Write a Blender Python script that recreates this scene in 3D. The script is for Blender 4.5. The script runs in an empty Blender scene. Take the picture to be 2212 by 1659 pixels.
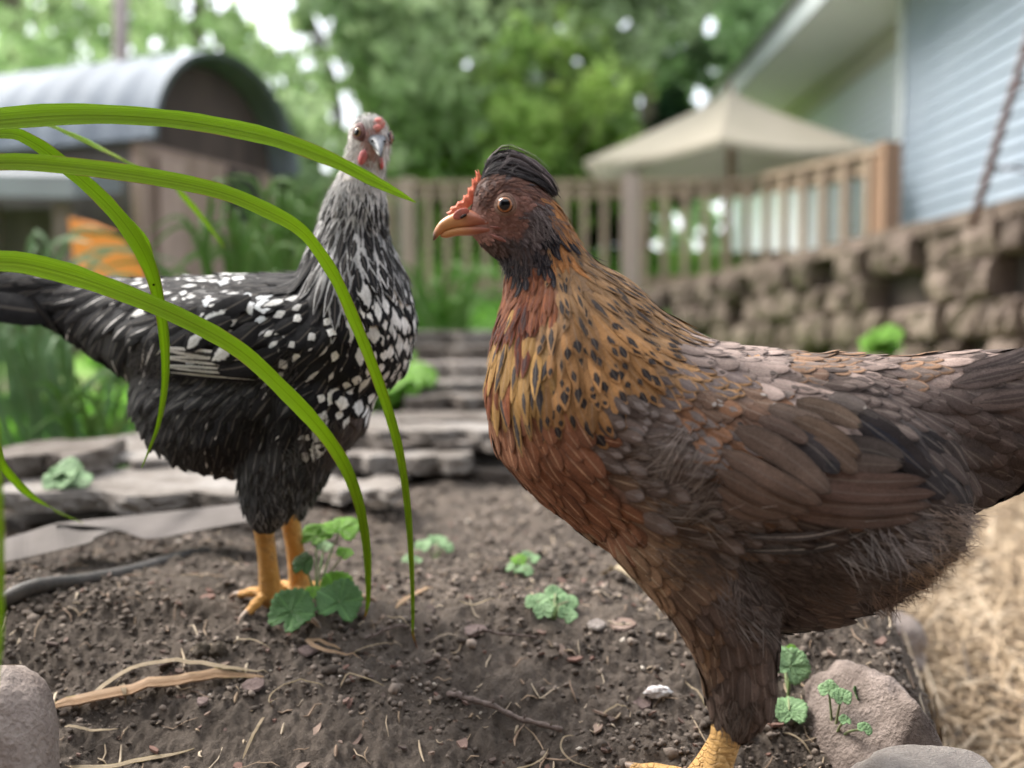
import bpy, bmesh, math, random
import numpy as np
from mathutils import Vector, Matrix
from mathutils.bvhtree import BVHTree
random.seed(7); RNG = np.random.default_rng(7)
S = bpy.context.scene
COL = S.collection
# ------------------------------------------------------------------ camera, sky, sun, exposure
CAMZ = 0.25
W, HH, LENS = 2212.0, 1659.0, 35.0
F = LENS / 36.0 * W; CX, CY, HZ = W / 2, HH / 2, 715.0
PITCH = math.atan((CY - HZ) / F)
cam = bpy.data.cameras.new('camera'); cam.lens = LENS; cam.sensor_width = 36; cam.sensor_fit = 'HORIZONTAL'
cam.clip_start = 0.02; cam.clip_end = 400
cam.dof.use_dof = True; cam.dof.focus_distance = 0.55; cam.dof.aperture_fstop = 4.3
camo = bpy.data.objects.new('camera', cam); COL.objects.link(camo)
camo.location = (0, 0, CAMZ); camo.rotation_euler = (math.pi / 2 - PITCH, 0, 0); S.camera = camo
SUN_EL, SUN_AZ = math.radians(48), math.radians(-58)      # azimuth measured from +Y towards +X
wd = bpy.data.worlds.new('World'); S.world = wd; wd.use_nodes = True
nt = wd.node_tree; bg = nt.nodes['Background']
sky = nt.nodes.new('ShaderNodeTexSky'); sky.sky_type = 'NISHITA'; sky.sun_disc = False
sky.sun_elevation = SUN_EL; sky.sun_rotation = SUN_AZ; sky.air_density = 1.0; sky.dust_density = 4.0; sky.ozone_density = 1.0
cl = nt.nodes.new('ShaderNodeTexNoise'); cl.inputs['Scale'].default_value = 2.2; cl.inputs['Detail'].default_value = 4
cr = nt.nodes.new('ShaderNodeValToRGB'); cr.color_ramp.elements[0].position = .3; cr.color_ramp.elements[0].color = (2.3, 2.35, 2.45, 1); cr.color_ramp.elements[1].position = .7; cr.color_ramp.elements[1].color = (3.6, 3.6, 3.6, 1)
mx = nt.nodes.new('ShaderNodeMix'); mx.data_type = 'RGBA'; mx.inputs[0].default_value = .78      # a thin overcast over the clear sky
nt.links.new(cl.outputs[0], cr.inputs[0]); nt.links.new(sky.outputs[0], mx.inputs[6]); nt.links.new(cr.outputs[0], mx.inputs[7]); nt.links.new(mx.outputs[2], bg.inputs[0]); bg.inputs[1].default_value = 0.15
sl = bpy.data.lights.new('sun', 'SUN'); sl.energy = 1.5; sl.angle = math.radians(30); sl.color = (1, .96, .9)
so = bpy.data.objects.new('sun', sl); COL.objects.link(so)
so.rotation_euler = (math.radians(90) - SUN_EL, 0, math.pi - SUN_AZ)
vs = S.view_settings; S.display_settings.display_device = 'sRGB'
vs.view_transform = 'Standard'; vs.look = 'None'; vs.exposure = 2.25; vs.gamma = 1; vs.use_curve_mapping = False
S.cycles.use_denoising = True; S.cycles.max_bounces = 6; S.cycles.diffuse_bounces = 3; S.cycles.transparent_max_bounces = 8
S.cycles.use_adaptive_sampling = True; S.cycles.adaptive_threshold = 0.015
# ------------------------------------------------------------------ helpers
_fwd = np.array([0, math.cos(PITCH), -math.sin(PITCH)]); _up = np.array([0, math.sin(PITCH), math.cos(PITCH)])
ORG = np.array([0, 0, CAMZ])
def rayd(px, py): return np.array([(px - CX) / F, 0, 0]) + _fwd - _up * ((py - CY) / F)
def at(px, py, Y):
    d = rayd(px, py); return ORG + d * (Y / d[1])
def proj(P):
    q = np.asarray(P) - ORG; f = q @ _fwd
    return np.stack([CX + F * q[..., 0] / f, CY - F * (q @ _up) / f], -1)
def nrmz(v): return v / np.maximum(np.linalg.norm(v, axis=-1, keepdims=True), 1e-9)
_perm = RNG.permutation(4096); _val = RNG.random(4096)
def vnoise(x, y, z=0.0):
    x, y, z = np.broadcast_arrays(np.asarray(x, float), np.asarray(y, float), np.asarray(z, float))
    xi, yi, zi = np.floor(x).astype(int), np.floor(y).astype(int), np.floor(z).astype(int)
    fx, fy, fz = x - xi, y - yi, z - zi
    fx, fy, fz = [t * t * (3 - 2 * t) for t in (fx, fy, fz)]
    def h(a, b, c): return _val[_perm[(_perm[(_perm[a & 4095] + b) & 4095] + c) & 4095]]
    r = 0
    for dx in (0, 1):
        for dy in (0, 1):
            for dz in (0, 1):
                r = r + h(xi + dx, yi + dy, zi + dz) * (fx if dx else 1 - fx) * (fy if dy else 1 - fy) * (fz if dz else 1 - fz)
    return r * 2 - 1
def fbm(x, y, z=0.0, o=4, g=.5):
    r, a = 0, 1.0
    for i in range(o):
        r = r + a * vnoise(x * 2 ** i + 17 * i, y * 2 ** i + 5 * i, np.asarray(z) * 2 ** i); a *= g
    return r
def sstep(a, b, x):
    t = np.clip((x - a) / (b - a), 0, 1); return t * t * (3 - 2 * t)
def mesh_obj(name, V, Fc, mat=None, parent=None, smooth=True, attrs=None, uv=None):
    me = bpy.data.meshes.new(name); V = np.asarray(V, float)
    if isinstance(Fc, np.ndarray):
        k = Fc.shape[1]; n = len(Fc)
        me.vertices.add(len(V)); me.vertices.foreach_set('co', V.ravel().astype(np.float32))
        me.loops.add(n * k); me.loops.foreach_set('vertex_index', Fc.ravel().astype(np.int32))
        me.polygons.add(n); me.polygons.foreach_set('loop_start', np.arange(0, n * k, k, dtype=np.int32))
        me.update(calc_edges=True)
    else:
        me.from_pydata(V.tolist(), [], [list(f) for f in Fc]); me.update()
    if smooth: me.polygons.foreach_set('use_smooth', [True] * len(me.polygons))
    if uv is not None:
        l = me.uv_layers.new(name='UVMap'); vi = np.empty(len(me.loops), np.int32); me.loops.foreach_get('vertex_index', vi)
        l.data.foreach_set('uv', np.asarray(uv)[vi].ravel().astype(np.float32))
    for k, a in (attrs or {}).items():
        a = np.asarray(a, np.float32)
        if k == 'mark':
            t = me.attributes.new(k, 'FLOAT_VECTOR', 'POINT'); t.data.foreach_set('vector', a.ravel())
        else:
            if a.shape[1] == 3: a = np.concatenate([a, np.ones((len(a), 1), np.float32)], 1)
            t = me.attributes.new(k, 'FLOAT_COLOR', 'POINT'); t.data.foreach_set('color', a.ravel())
    if mat: me.materials.append(mat)
    o = bpy.data.objects.new(name, me); COL.objects.link(o)
    if parent: o.parent = parent
    return o
def tag(o, label=None, cat=None, group=None, kind=None):
    if label: o['label'] = label
    if cat: o['category'] = cat
    if group: o['group'] = group
    if kind: o['kind'] = kind
    return o
def empty(name, loc=(0, 0, 0)):
    """thing's root; children are built in world coordinates, so the root keeps the identity and its parts are shifted by reparent()"""
    o = bpy.data.objects.new(name, None); COL.objects.link(o); o.location = loc; o.empty_display_size = .05; return o
def settle(root):
    M = Matrix.Translation(-Vector(root.location))
    for c in root.children: c.data.transform(M)
    for c in root.children:
        for d in c.children:
            d.data.transform(M)
class MB:
    def __init__(s): s.V = []; s.F = []; s.n = 0
    def add(s, V, Fc):
        s.V.append(np.asarray(V, float)); s.F += [tuple(int(i) + s.n for i in f) for f in Fc]; s.n += len(V)
    def box(s, a, b):
        x0, y0, z0 = a; x1, y1, z1 = b
        s.add([(x0, y0, z0), (x1, y0, z0), (x1, y1, z0), (x0, y1, z0), (x0, y0, z1), (x1, y0, z1), (x1, y1, z1), (x0, y1, z1)],
              [(3, 2, 1, 0), (4, 5, 6, 7), (0, 1, 5, 4), (1, 2, 6, 5), (2, 3, 7, 6), (3, 0, 4, 7)])
    def beam(s, p, q, w, h, up=(0, 0, 1)):
        p, q = np.array(p, float), np.array(q, float); t = nrmz(q - p); r = nrmz(np.cross(t, up)); u = np.cross(r, t)
        c = [(-1, -1), (1, -1), (1, 1), (-1, 1)]
        V = [e + r * w / 2 * a + u * h / 2 * b for e in (p, q) for a, b in c]
        s.add(V, [(0, 1, 2, 3), (7, 6, 5, 4), (0, 4, 5, 1), (1, 5, 6, 2), (2, 6, 7, 3), (3, 7, 4, 0)])
    def tube(s, pts, rad, n=10, cap=True):
        V, Fc = tube(pts, rad, n, cap); s.add(V, Fc)
    def build(s, name, mat, parent=None, smooth=False): return mesh_obj(name, np.concatenate(s.V), s.F, mat, parent, smooth)
def tube(pts, rad, n=10, cap=True, flat=1.0, ref=(0.13, 0.31, .94)):
    pts = np.asarray(pts, float); N = len(pts); rad = np.broadcast_to(np.asarray(rad, float), (N,))
    t = nrmz(np.gradient(pts, axis=0)); r = nrmz(np.cross(t, np.array(ref))); u = np.cross(r, t)
    a = np.arange(n) / n * 2 * math.pi
    V = (pts[:, None] + rad[:, None, None] * (r[:, None] * np.cos(a)[None, :, None] + flat * u[:, None] * np.sin(a)[None, :, None])).reshape(-1, 3)
    Fc = [(i * n + j, i * n + (j + 1) % n, (i + 1) * n + (j + 1) % n, (i + 1) * n + j) for i in range(N - 1) for j in range(n)]
    if cap: Fc += [tuple(range(n))[::-1], tuple((N - 1) * n + j for j in range(n))]
    return V, Fc
def spline(P, n):
    P = np.asarray(P, float); m = len(P); t = np.linspace(0, m - 1, n); i = np.clip(t.astype(int), 0, m - 2); f = (t - i)[:, None]
    p0 = P[np.clip(i - 1, 0, m - 1)]; p1 = P[i]; p2 = P[i + 1]; p3 = P[np.clip(i + 2, 0, m - 1)]
    return .5 * (2 * p1 + (p2 - p0) * f + (2 * p0 - 5 * p1 + 4 * p2 - p3) * f * f + (3 * p1 - p0 - 3 * p2 + p3) * f ** 3)
def ico(sub=3):
    bm = bmesh.new(); bmesh.ops.create_icosphere(bm, subdivisions=sub, radius=1)
    V = np.array([v.co[:] for v in bm.verts]); Fc = np.array([[v.index for v in f.verts] for f in bm.faces]); bm.free(); return V, Fc
ICO1, ICO2, ICO3 = ico(1), ico(2), ico(3)
# ------------------------------------------------------------------ materials
class NT:
    def __init__(s, name):
        s.m = bpy.data.materials.new(name); s.m.use_nodes = True; s.t = s.m.node_tree; s.t.nodes.clear()
        s.out = s.t.nodes.new('ShaderNodeOutputMaterial')
    def n(s, typ, ins=None, **kw):
        nd = s.t.nodes.new(typ)
        for k, v in kw.items(): setattr(nd, k, v)
        for k, v in (ins or {}).items():
            i = nd.inputs[k]
            if isinstance(v, bpy.types.NodeSocket): s.t.links.new(v, i)
            else: i.default_value = v
        return nd
    def math(s, op, a, b=0.0, c=0.0): return s.n('ShaderNodeMath', {0: a, 1: b, 2: c}, operation=op).outputs[0]
    def mix(s, f, a, b, blend='MIX'):
        nd = s.n('ShaderNodeMix', None, data_type='RGBA', blend_type=blend)
        for k, v in ((0, f), (6, a), (7, b)):
            i = nd.inputs[k]
            if isinstance(v, bpy.types.NodeSocket): s.t.links.new(v, i)
            else: i.default_value = v if k == 0 else (*v[:3], 1)
        return nd.outputs[2]
    def ramp(s, f, pts):
        nd = s.n('ShaderNodeValToRGB', {0: f}); r = nd.color_ramp
        while len(r.elements) < len(pts): r.elements.new(.5)
        for e, (p, c) in zip(r.elements, pts): e.position = p; e.color = (*c, 1) if len(c) == 3 else c
        return nd.outputs[0]
    def noise(s, scale, detail=4, vec=None, rough=.55, dist=0):
        i = {'Scale': scale, 'Detail': detail, 'Roughness': rough, 'Distortion': dist}
        if vec is not None: i['Vector'] = vec
        return s.n('ShaderNodeTexNoise', i).outputs[0]
    def pos(s): return s.n('ShaderNodeNewGeometry').outputs['Position']
    def obj(s): return s.n('ShaderNodeTexCoord').outputs['Object']
    def scale(s, v, sc): return s.n('ShaderNodeVectorMath', {0: v, 1: sc}, operation='MULTIPLY').outputs[0]
    def bump(s, h, dist, strength=1.0): return s.n('ShaderNodeBump', {'Height': h, 'Distance': dist, 'Strength': strength}).outputs[0]
    def bsdf(s, color, rough=.7, bump=None, spec=.3, trans=0.0, tcol=None, **kw):
        i = {'Base Color': color if isinstance(color, bpy.types.NodeSocket) else (*color[:3], 1), 'Roughness': rough, 'Specular IOR Level': spec}
        if bump is not None: i['Normal'] = bump
        i.update(kw)
        b = s.n('ShaderNodeBsdfPrincipled', i).outputs[0]
        if trans:
            t = s.n('ShaderNodeBsdfTranslucent', {'Color': tcol if tcol is not None else i['Base Color']}).outputs[0]
            b = s.n('ShaderNodeMixShader', {0: trans, 1: b, 2: t}).outputs[0]
        s.t.links.new(b, s.out.inputs[0]); return s.m
def simple(name, c1, c2=None, scale=20, rough=.7, bd=0.0, stretch=None, spec=.3, trans=0, bscale=None, contrast=(.35, .65), **kw):
    m = NT(name); v = m.pos()
    if stretch: v = m.scale(v, stretch)
    if c2 is None: c2 = tuple(x * .75 for x in c1)
    n = m.noise(scale, 5, v); col = m.ramp(n, [(contrast[0], c1), (contrast[1], c2)])
    b = m.bump(m.noise(bscale or scale * 3, 5, v), bd) if bd else None
    return m.bsdf(col, rough, b, spec, trans, **kw)
def feather_mat(name, rough=.68, spec=.16, streak=.22, edge=0.0):
    m = NT(name)
    A = m.n('ShaderNodeAttribute', attribute_name='colA').outputs['Color']; B = m.n('ShaderNodeAttribute', attribute_name='colB').outputs['Color']
    mk = m.n('ShaderNodeSeparateXYZ', {0: m.n('ShaderNodeAttribute', attribute_name='mark').outputs['Vector']})
    uv = m.n('ShaderNodeUVMap').outputs[0]; sp = m.n('ShaderNodeSeparateXYZ', {0: uv})
    u = m.math('ABSOLUTE', m.math('SUBTRACT', m.math('MULTIPLY', sp.outputs[0], 2.0), 1.0)); v = sp.outputs[1]
    a = m.math('POWER', m.math('DIVIDE', u, mk.outputs[2]), 1.3); b = m.math('POWER', m.math('DIVIDE', m.math('ABSOLUTE', m.math('SUBTRACT', v, mk.outputs[0])), mk.outputs[1]), 1.25)
    P = m.pos(); nz = m.noise(380, 3, P)
    d = m.math('ADD', m.math('ADD', a, b), m.math('MULTIPLY', m.math('SUBTRACT', nz, .5), 1.1))
    mask = m.n('ShaderNodeMapRange', {'Value': d, 'From Min': .82, 'From Max': 1.08, 'To Min': 1.0, 'To Max': 0.0}).outputs[0]
    col = m.mix(mask, A, B)
    barb = m.math('SUBTRACT', m.math('MULTIPLY', v, 26.0), m.math('MULTIPLY', u, 9.0))
    cv = m.n('ShaderNodeCombineXYZ', {0: m.math('MULTIPLY', u, 1.2), 1: barb, 2: m.math('MULTIPLY', m.noise(70, 1, P), 40)}).outputs[0]
    bn = m.noise(1.6, 3, cv)
    f = m.math('ADD', m.math('MULTIPLY', m.math('SUBTRACT', bn, .5), streak * 6), 1.0)
    f2 = m.math('MULTIPLY', f, m.math('ADD', m.math('MULTIPLY', m.noise(75, 4, P), 1.1), .45))
    col = m.n('ShaderNodeVectorMath', {0: col, 3: f2}, operation='SCALE').outputs[0]
    sh = m.n('ShaderNodeMapRange', {'Value': u, 'From Min': .03, 'From Max': .12, 'To Min': .5, 'To Max': 0.0}).outputs[0]
    col = m.mix(m.math('MULTIPLY', sh, .5), col, (.35, .3, .25))
    if edge:
        ef = m.n('ShaderNodeMapRange', {'Value': u, 'From Min': .72, 'From Max': 1.0, 'To Min': 0.0, 'To Max': edge}).outputs[0]; col = m.mix(ef, col, (.03, .022, .018))
        tf = m.n('ShaderNodeMapRange', {'Value': v, 'From Min': .9, 'From Max': 1.0, 'To Min': 0.0, 'To Max': edge}).outputs[0]; col = m.mix(tf, col, (.03, .022, .018))
    vm = m.noise(1300, 2, P); col = m.n('ShaderNodeVectorMath', {0: col, 3: m.math('ADD', m.math('MULTIPLY', vm, .7), .65)}, operation='SCALE').outputs[0]
    bp = m.bump(m.math('ADD', bn, m.math('MULTIPLY', vm, .6)), .0006, .8)
    return m.bsdf(col, rough, bp, spec)
def skin_mat(name, bs=900, bd=.0005, rough=.6):
    m = NT(name); A = m.n('ShaderNodeAttribute', attribute_name='colA').outputs['Color']; P = m.pos()
    n = m.noise(bs * .35, 4, P); f = m.math('ADD', m.math('MULTIPLY', m.math('SUBTRACT', n, .5), 1.4), 1.0)
    col = m.n('ShaderNodeVectorMath', {0: A, 3: f}, operation='SCALE').outputs[0]
    return m.bsdf(col, rough, m.bump(m.noise(bs, 3, P), bd), .3)
# ------------------------------------------------------------------ terrain height (world)
_gy = [.0, .3, .40, .52, .60, .70, .9, 1.2, 1.6, 2.5, 4, 7, 9, 12, 20, 40, 90]
_gz = [-.33, -.31, -.305, -.275, -.238, -.195, -.200, -.205, -.205, -.18, -.10, .05, .25, .95, 2.4, 4.5, 7.0]
def G0(x, y):
    x, y = np.asarray(x, float), np.asarray(y, float)
    z = np.interp(y, _gy, _gz)
    z = z - .012 * sstep(-.05, .25, x) * (y < 2) + .0 * x
    e = np.interp(y, [.3, .5, .6, .8, 1.2, 1.8, 3, 6], [.20, .215, .235, .285, .36, .5, .8, 1.0])
    lo = np.interp(y, [.3, 1, 3, 6, 8, 12, 90], [-.42, -.42, -.36, -.2, .1, .95, 7.0])
    s = sstep(0, .10, x - e)
    return z * (1 - s) + np.minimum(lo, z) * s + CAMZ
def Gd(x, y):
    x, y = np.asarray(x, float), np.asarray(y, float)
    d = .010 * fbm(x * 7, y * 7, 0, 2) + .0042 * fbm(x * 38, y * 38, 3, 3)
    c = 1 - np.abs(vnoise(x * 120, y * 120, 9)); d = d + .0030 * (c - .5) + .0021 * fbm(x * 330, y * 330, 5, 2)
    return d * sstep(9, 3, y)
def G(x, y): return G0(x, y) + Gd(x, y)
def ground_at(px, py, y0=.3, y1=6.0):
    d = rayd(px, py); d = d / d[1]
    ys = np.linspace(y0, y1, 4000); P = ORG + ys[:, None] * d
    k = np.argmax(P[:, 2] < G0(P[:, 0], P[:, 1])); k = k if P[k, 2] < G0(P[k, 0], P[k, 1]) else -1
    q = P[k].copy(); q[2] = float(G(q[0], q[1])); return q
# ------------------------------------------------------------------ ground
def build_ground():
    m = NT('soil'); P = m.pos()
    A = m.n('ShaderNodeAttribute', attribute_name='colA').outputs['Color']
    n1 = m.noise(60, 6, P); n2 = m.noise(500, 4, P); n3 = m.noise(9, 3, P)
    f = m.math('ADD', m.math('MULTIPLY', n1, 1.1), m.math('MULTIPLY', n2, .9)); f = m.math('MULTIPLY', f, m.math('ADD', m.math('MULTIPLY', n3, 1.5), .25))
    col = m.n('ShaderNodeVectorMath', {0: A, 3: f}, operation='SCALE').outputs[0]
    sp = m.n('ShaderNodeTexVoronoi', {'Scale': 330, 'Vector': P}); k = m.n('ShaderNodeMapRange', {'Value': sp.outputs['Distance'], 'From Min': .05, 'From Max': .12, 'To Min': 1.0, 'To Max': 0.0}).outputs[0]
    rnd = m.n('ShaderNodeSeparateColor', {0: sp.outputs['Color']}).outputs[0]; k = m.math('MULTIPLY', k, m.math('GREATER_THAN', rnd, .8))
    col = m.mix(k, col, (.30, .25, .2))
    soil = m.bsdf(col, .9, m.bump(m.math('ADD', n2, m.noise(1500, 3, P)), .002), .15)
    R, Cn = 700, 760
    ys = .26 * (2.6 / .26) ** (np.linspace(0, 1, R)); t = np.linspace(-1, 1, Cn)
    X = (t[None, :] * (ys[:, None] * .72 + .12)); Y = np.repeat(ys[:, None], Cn, 1)
    Z = G(X, Y); V = np.stack([X, Y, Z], -1).reshape(-1, 3)
    i = np.arange(R - 1)[:, None] * Cn + np.arange(Cn - 1)[None]; Fc = np.stack([i, i + 1, i + Cn + 1, i + Cn], -1).reshape(-1, 4)
    e = np.interp(Y, [.3, .5, .6, .8, 1.2, 1.8, 3], [.20, .215, .235, .285, .36, .5, .8])
    s = sstep(.05, .13, X - e + .03 * fbm(X * 20, Y * 20))[..., None]
    damp = (.5 + .5 * sstep(-.42, -.05, X + .1 * fbm(X * 5, Y * 5, 2)))[..., None]
    colr = (np.array([.134, .109, .089]) * (.55 + .45 * damp)) * (1 - s) + np.array([.16, .115, .075]) * s
    mesh_obj('ground', V, Fc, soil, attrs={'colA': colr.reshape(-1, 3)})['kind'] = 'structure'
    # the yard beyond and all round
    ys = np.concatenate([np.linspace(-3, 3, 40), 3 * (90 / 3) ** np.linspace(0.02, 1, 90)]); xs = np.sign(np.linspace(-1, 1, 161)) * np.abs(np.linspace(-1, 1, 161)) ** 2.2 * 70
    X, Y = np.meshgrid(xs, ys); Z = G0(X, np.maximum(Y, .05)) + .03 * fbm(X * 1.5, Y * 1.5) * sstep(3, 6, Y)
    inside = (Y > .25) & (Y < 2.7) & (np.abs(X) < np.maximum(Y, .1) * .72 + .3); Z = Z - np.where(inside, .06, .004)
    Z = Z - .3 * ((np.abs(X) < 3) & (Y < .5) & (Y > -3)) * sstep(.5, .0, Y) * 0
    V = np.stack([X, Y, Z], -1).reshape(-1, 3); c = len(xs); i = np.arange(len(ys) - 1)[:, None] * c + np.arange(c - 1)[None]
    lawn = attr_mat('yard_ground', .9, 60, .004); gr = (sstep(2.6, 3.6, Y) * (1 - sstep(2.2, 3.0, X) * (Y < 18)) * (1 - .8 * sstep(.5, 1.2, X - .15 * Y) * (Y < 7)))[..., None]; gn = (fbm(X * 2, Y * 2, 3) * .5 + .5)[..., None]
    cg = (np.array([.08, .19, .03]) * gn + np.array([.20, .36, .06]) * (1 - gn)) * (1 + .6 * sstep(7, 10, Y))[..., None] * gr + np.array([.13, .092, .07]) * (1 - gr)
    mesh_obj('lawn', V, np.stack([i, i + 1, i + c + 1, i + c], -1).reshape(-1, 4), lawn, attrs={'colA': cg.reshape(-1, 3)})['kind'] = 'structure'
def batch_blobs(P, R, base, squash=.7, jit=.35, seed=1):
    """many small angular lumps in one mesh"""
    r = np.random.default_rng(seed); BV, BF = base; M = len(P)
    q = r.normal(size=(M, 3, 3)); Q, _ = np.linalg.qr(q)
    V = BV[None] * (1 + jit * (r.random((M, len(BV), 1)) - .5)) * np.stack([np.ones(M), .6 + .6 * r.random(M), .45 + .4 * r.random(M)], -1)[:, None]
    V = np.einsum('mvi,mij->mvj', V, Q) * R[:, None, None]; V[..., 2] *= squash; V += P[:, None]
    Fc = (BF[None] + (np.arange(M) * len(BV))[:, None, None]).reshape(-1, 3)
    return V.reshape(-1, 3), Fc
def attr_mat(name, rough=.85, bs=600, bd=.0006, spec=.2, trans=0):
    m = NT(name); A = m.n('ShaderNodeAttribute', attribute_name='colA').outputs['Color']; P = m.pos()
    f = m.math('ADD', m.math('MULTIPLY', m.noise(bs * .4, 3, P), .9), .55)
    col = m.n('ShaderNodeVectorMath', {0: A, 3: f}, operation='SCALE').outputs[0]
    return m.bsdf(col, rough, m.bump(m.noise(bs, 3, P), bd) if bd else None, spec, trans)
build_ground()
CRUMB = attr_mat('crumb'); STRAW = attr_mat('straw', .6, 500, .0003, .35); 
def in_mound(x, y): return x < np.interp(y, [.3, .5, .6, .8, 1.2, 1.8, 3], [.20, .215, .235, .285, .36, .5, .8]) + .06
def scatter_xy(n, seed, y0=.36, y1=1.6, fan=.58):
    r = np.random.default_rng(seed); y = y0 * (y1 / y0) ** r.random(n); x = (r.random(n) * 2 - 1) * (y * fan + .02); return x, y, r
def scatter_crumbs():
    x, y, r = scatter_xy(85000, 11, .34, 1.5); k = in_mound(x, y) & (fbm(x * 14, y * 14, 2) + .7 > r.random(len(x)) * .9); x, y = x[k], y[k]; n = len(x)
    R = .0005 + .0026 * r.random(n) ** 4.5 + (r.random(n) > .985) * .0025; R *= (y / .6) ** .7
    V, Fc = batch_blobs(np.stack([x, y, G(x, y) + R * .25], -1), R, ICO1, .75, .5, 2)
    c = np.array([.132, .107, .088]) * (.45 + 1.25 * r.random((n, 1)) ** 1.3) ; c[r.random(n) > .94] = (.27, .22, .18); c[r.random(n) > .985] = (.45, .40, .34)
    tag(mesh_obj('soil_crumbs', V, Fc, CRUMB, attrs={'colA': np.repeat(c, 12, 0)}, smooth=False), 'dark soil crumbs and grit strewn over the bare mound', 'soil crumbs', kind='stuff')
    # flat chips of bark and slate
    x, y, r = scatter_xy(1500, 12); k = in_mound(x, y); x, y = x[k], y[k]; n = len(x)
    R = .0016 + .0035 * r.random(n) ** 2.5; a = r.random(n) * 6.28; M = n; ns = 7; th = np.arange(ns) / ns * 6.283
    rr = R[:, None] * (.6 + .7 * r.random((n, ns))); el = .45 + .5 * r.random(n)
    lx = rr * np.cos(th); ly = rr * np.sin(th) * el[:, None]; X = lx * np.cos(a)[:, None] - ly * np.sin(a)[:, None]; Y = lx * np.sin(a)[:, None] + ly * np.cos(a)[:, None]
    tx, ty = r.normal(size=(2, n, 1)) * .3; top = np.stack([x[:, None] + X, y[:, None] + Y, G(x, y)[:, None] + .0012 + X * tx + Y * ty], -1); bot = top - [0, 0, .0016]
    V = np.concatenate([top, bot], 1).reshape(-1, 3); Fc = []
    for i in range(n):
        b = i * 2 * ns; Fc.append(tuple(b + j for j in range(ns))); Fc += [(b + j, b + ns + j, b + ns + (j + 1) % ns, b + (j + 1) % ns) for j in range(ns)]
    pal = np.array([[.13, .09, .075], [.21, .14, .115], [.10, .075, .065], [.26, .19, .15], [.17, .10, .08]]); c = pal[r.integers(0, 5, n)]
    tag(mesh_obj('bark_chips', V, Fc, CRUMB, attrs={'colA': np.repeat(c, 2 * ns, 0)}, smooth=False), 'small flat chips of bark and slate on the dark soil', 'bark chips', kind='stuff')
def strands(P, ang, L, wd, rng, zf=None, curl=.4, n=4, tilt=.12):
    """thin flat stalks lying on the ground: P (M,2)"""
    M = len(P); s = np.linspace(-.5, .5, n)[None]; cur = rng.normal(size=(M, 1)) * curl
    a = ang[:, None] + cur * s * 2; dx, dy = np.cos(a), np.sin(a); st = (L / (n - 1))[:, None]
    X = P[:, :1] + np.cumsum(dx, 1) * st - st * n / 2 * np.cos(ang)[:, None]; Y = P[:, 1:2] + np.cumsum(dy, 1) * st - st * n / 2 * np.sin(ang)[:, None]
    z = (zf or G)(X, Y) + .0012 + np.abs(rng.normal(size=(M, 1))) * tilt * L[:, None] * (s + .5)
    C = np.stack([X, Y, z], -1); side = np.stack([-dy, dx, np.zeros_like(dx)], -1); w = (wd[:, None] * (1 - .5 * np.abs(s * 2) ** 3))[..., None]
    V = np.stack([C - side * w, C + side * 0 + np.array([0, 0, 1]) * w * .7, C + side * w, C - np.array([0, 0, 1]) * w * .5], 2).reshape(-1, 3)
    b = (np.arange(M) * n * 4)[:, None, None, None] + (np.arange(n - 1) * 4)[None, :, None, None]; j = np.arange(4)[None, None, :, None]
    q = np.concatenate([b + j, b + (j + 1) % 4, b + 4 + (j + 1) % 4, b + 4 + j], -1).reshape(-1, 4)
    return V, q
def scatter_straw():
    x, y, r = scatter_xy(2300, 21); k = in_mound(x, y); x, y = x[k], y[k]; n = len(x)
    L = .004 + .020 * r.random(n) ** 2.8; V, q = strands(np.stack([x, y], -1), r.random(n) * 6.28, L, .0004 + .0008 * r.random(n) ** 2, r, curl=.5)
    pal = np.array([[.40, .31, .21], [.32, .23, .15], [.48, .39, .28], [.22, .15, .10]]); c = pal[r.integers(0, 4, n)]
    tag(mesh_obj('straw_litter', V, q, STRAW, attrs={'colA': np.repeat(c, 16, 0)}), 'scattered bits of pale straw and root fibre on bare soil', 'straw litter', kind='stuff')
    n = 22000; y = .75 * (3.6 / .75) ** r.random(n); e = np.interp(y, [.3, .5, .6, .8, 1.2, 1.8, 3, 4], [.20, .215, .235, .285, .36, .5, .8, 1.]); x = e + .07 + r.random(n) * (y * .62 - e + .3)
    L = .02 + .06 * r.random(n); V, q = strands(np.stack([x, y], -1), r.random(n) * 6.28, L, .0010 + .0020 * r.random(n), r, curl=.25, n=3, tilt=.25)
    V[:, 2] += np.repeat(r.random(n) * .02, 12)
    pal = np.array([[.50, .38, .25], [.38, .28, .18], [.62, .50, .36], [.22, .155, .10], [.10, .075, .055]]); c = pal[r.choice(5, n, p=[.3, .28, .2, .14, .08])]
    tag(mesh_obj('straw_bed', V, q, STRAW, attrs={'colA': np.repeat(c, 12, 0)}), 'thick golden brown straw mulch covering the lower run on the right', 'straw', kind='stuff')
scatter_crumbs(); scatter_straw()
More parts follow.
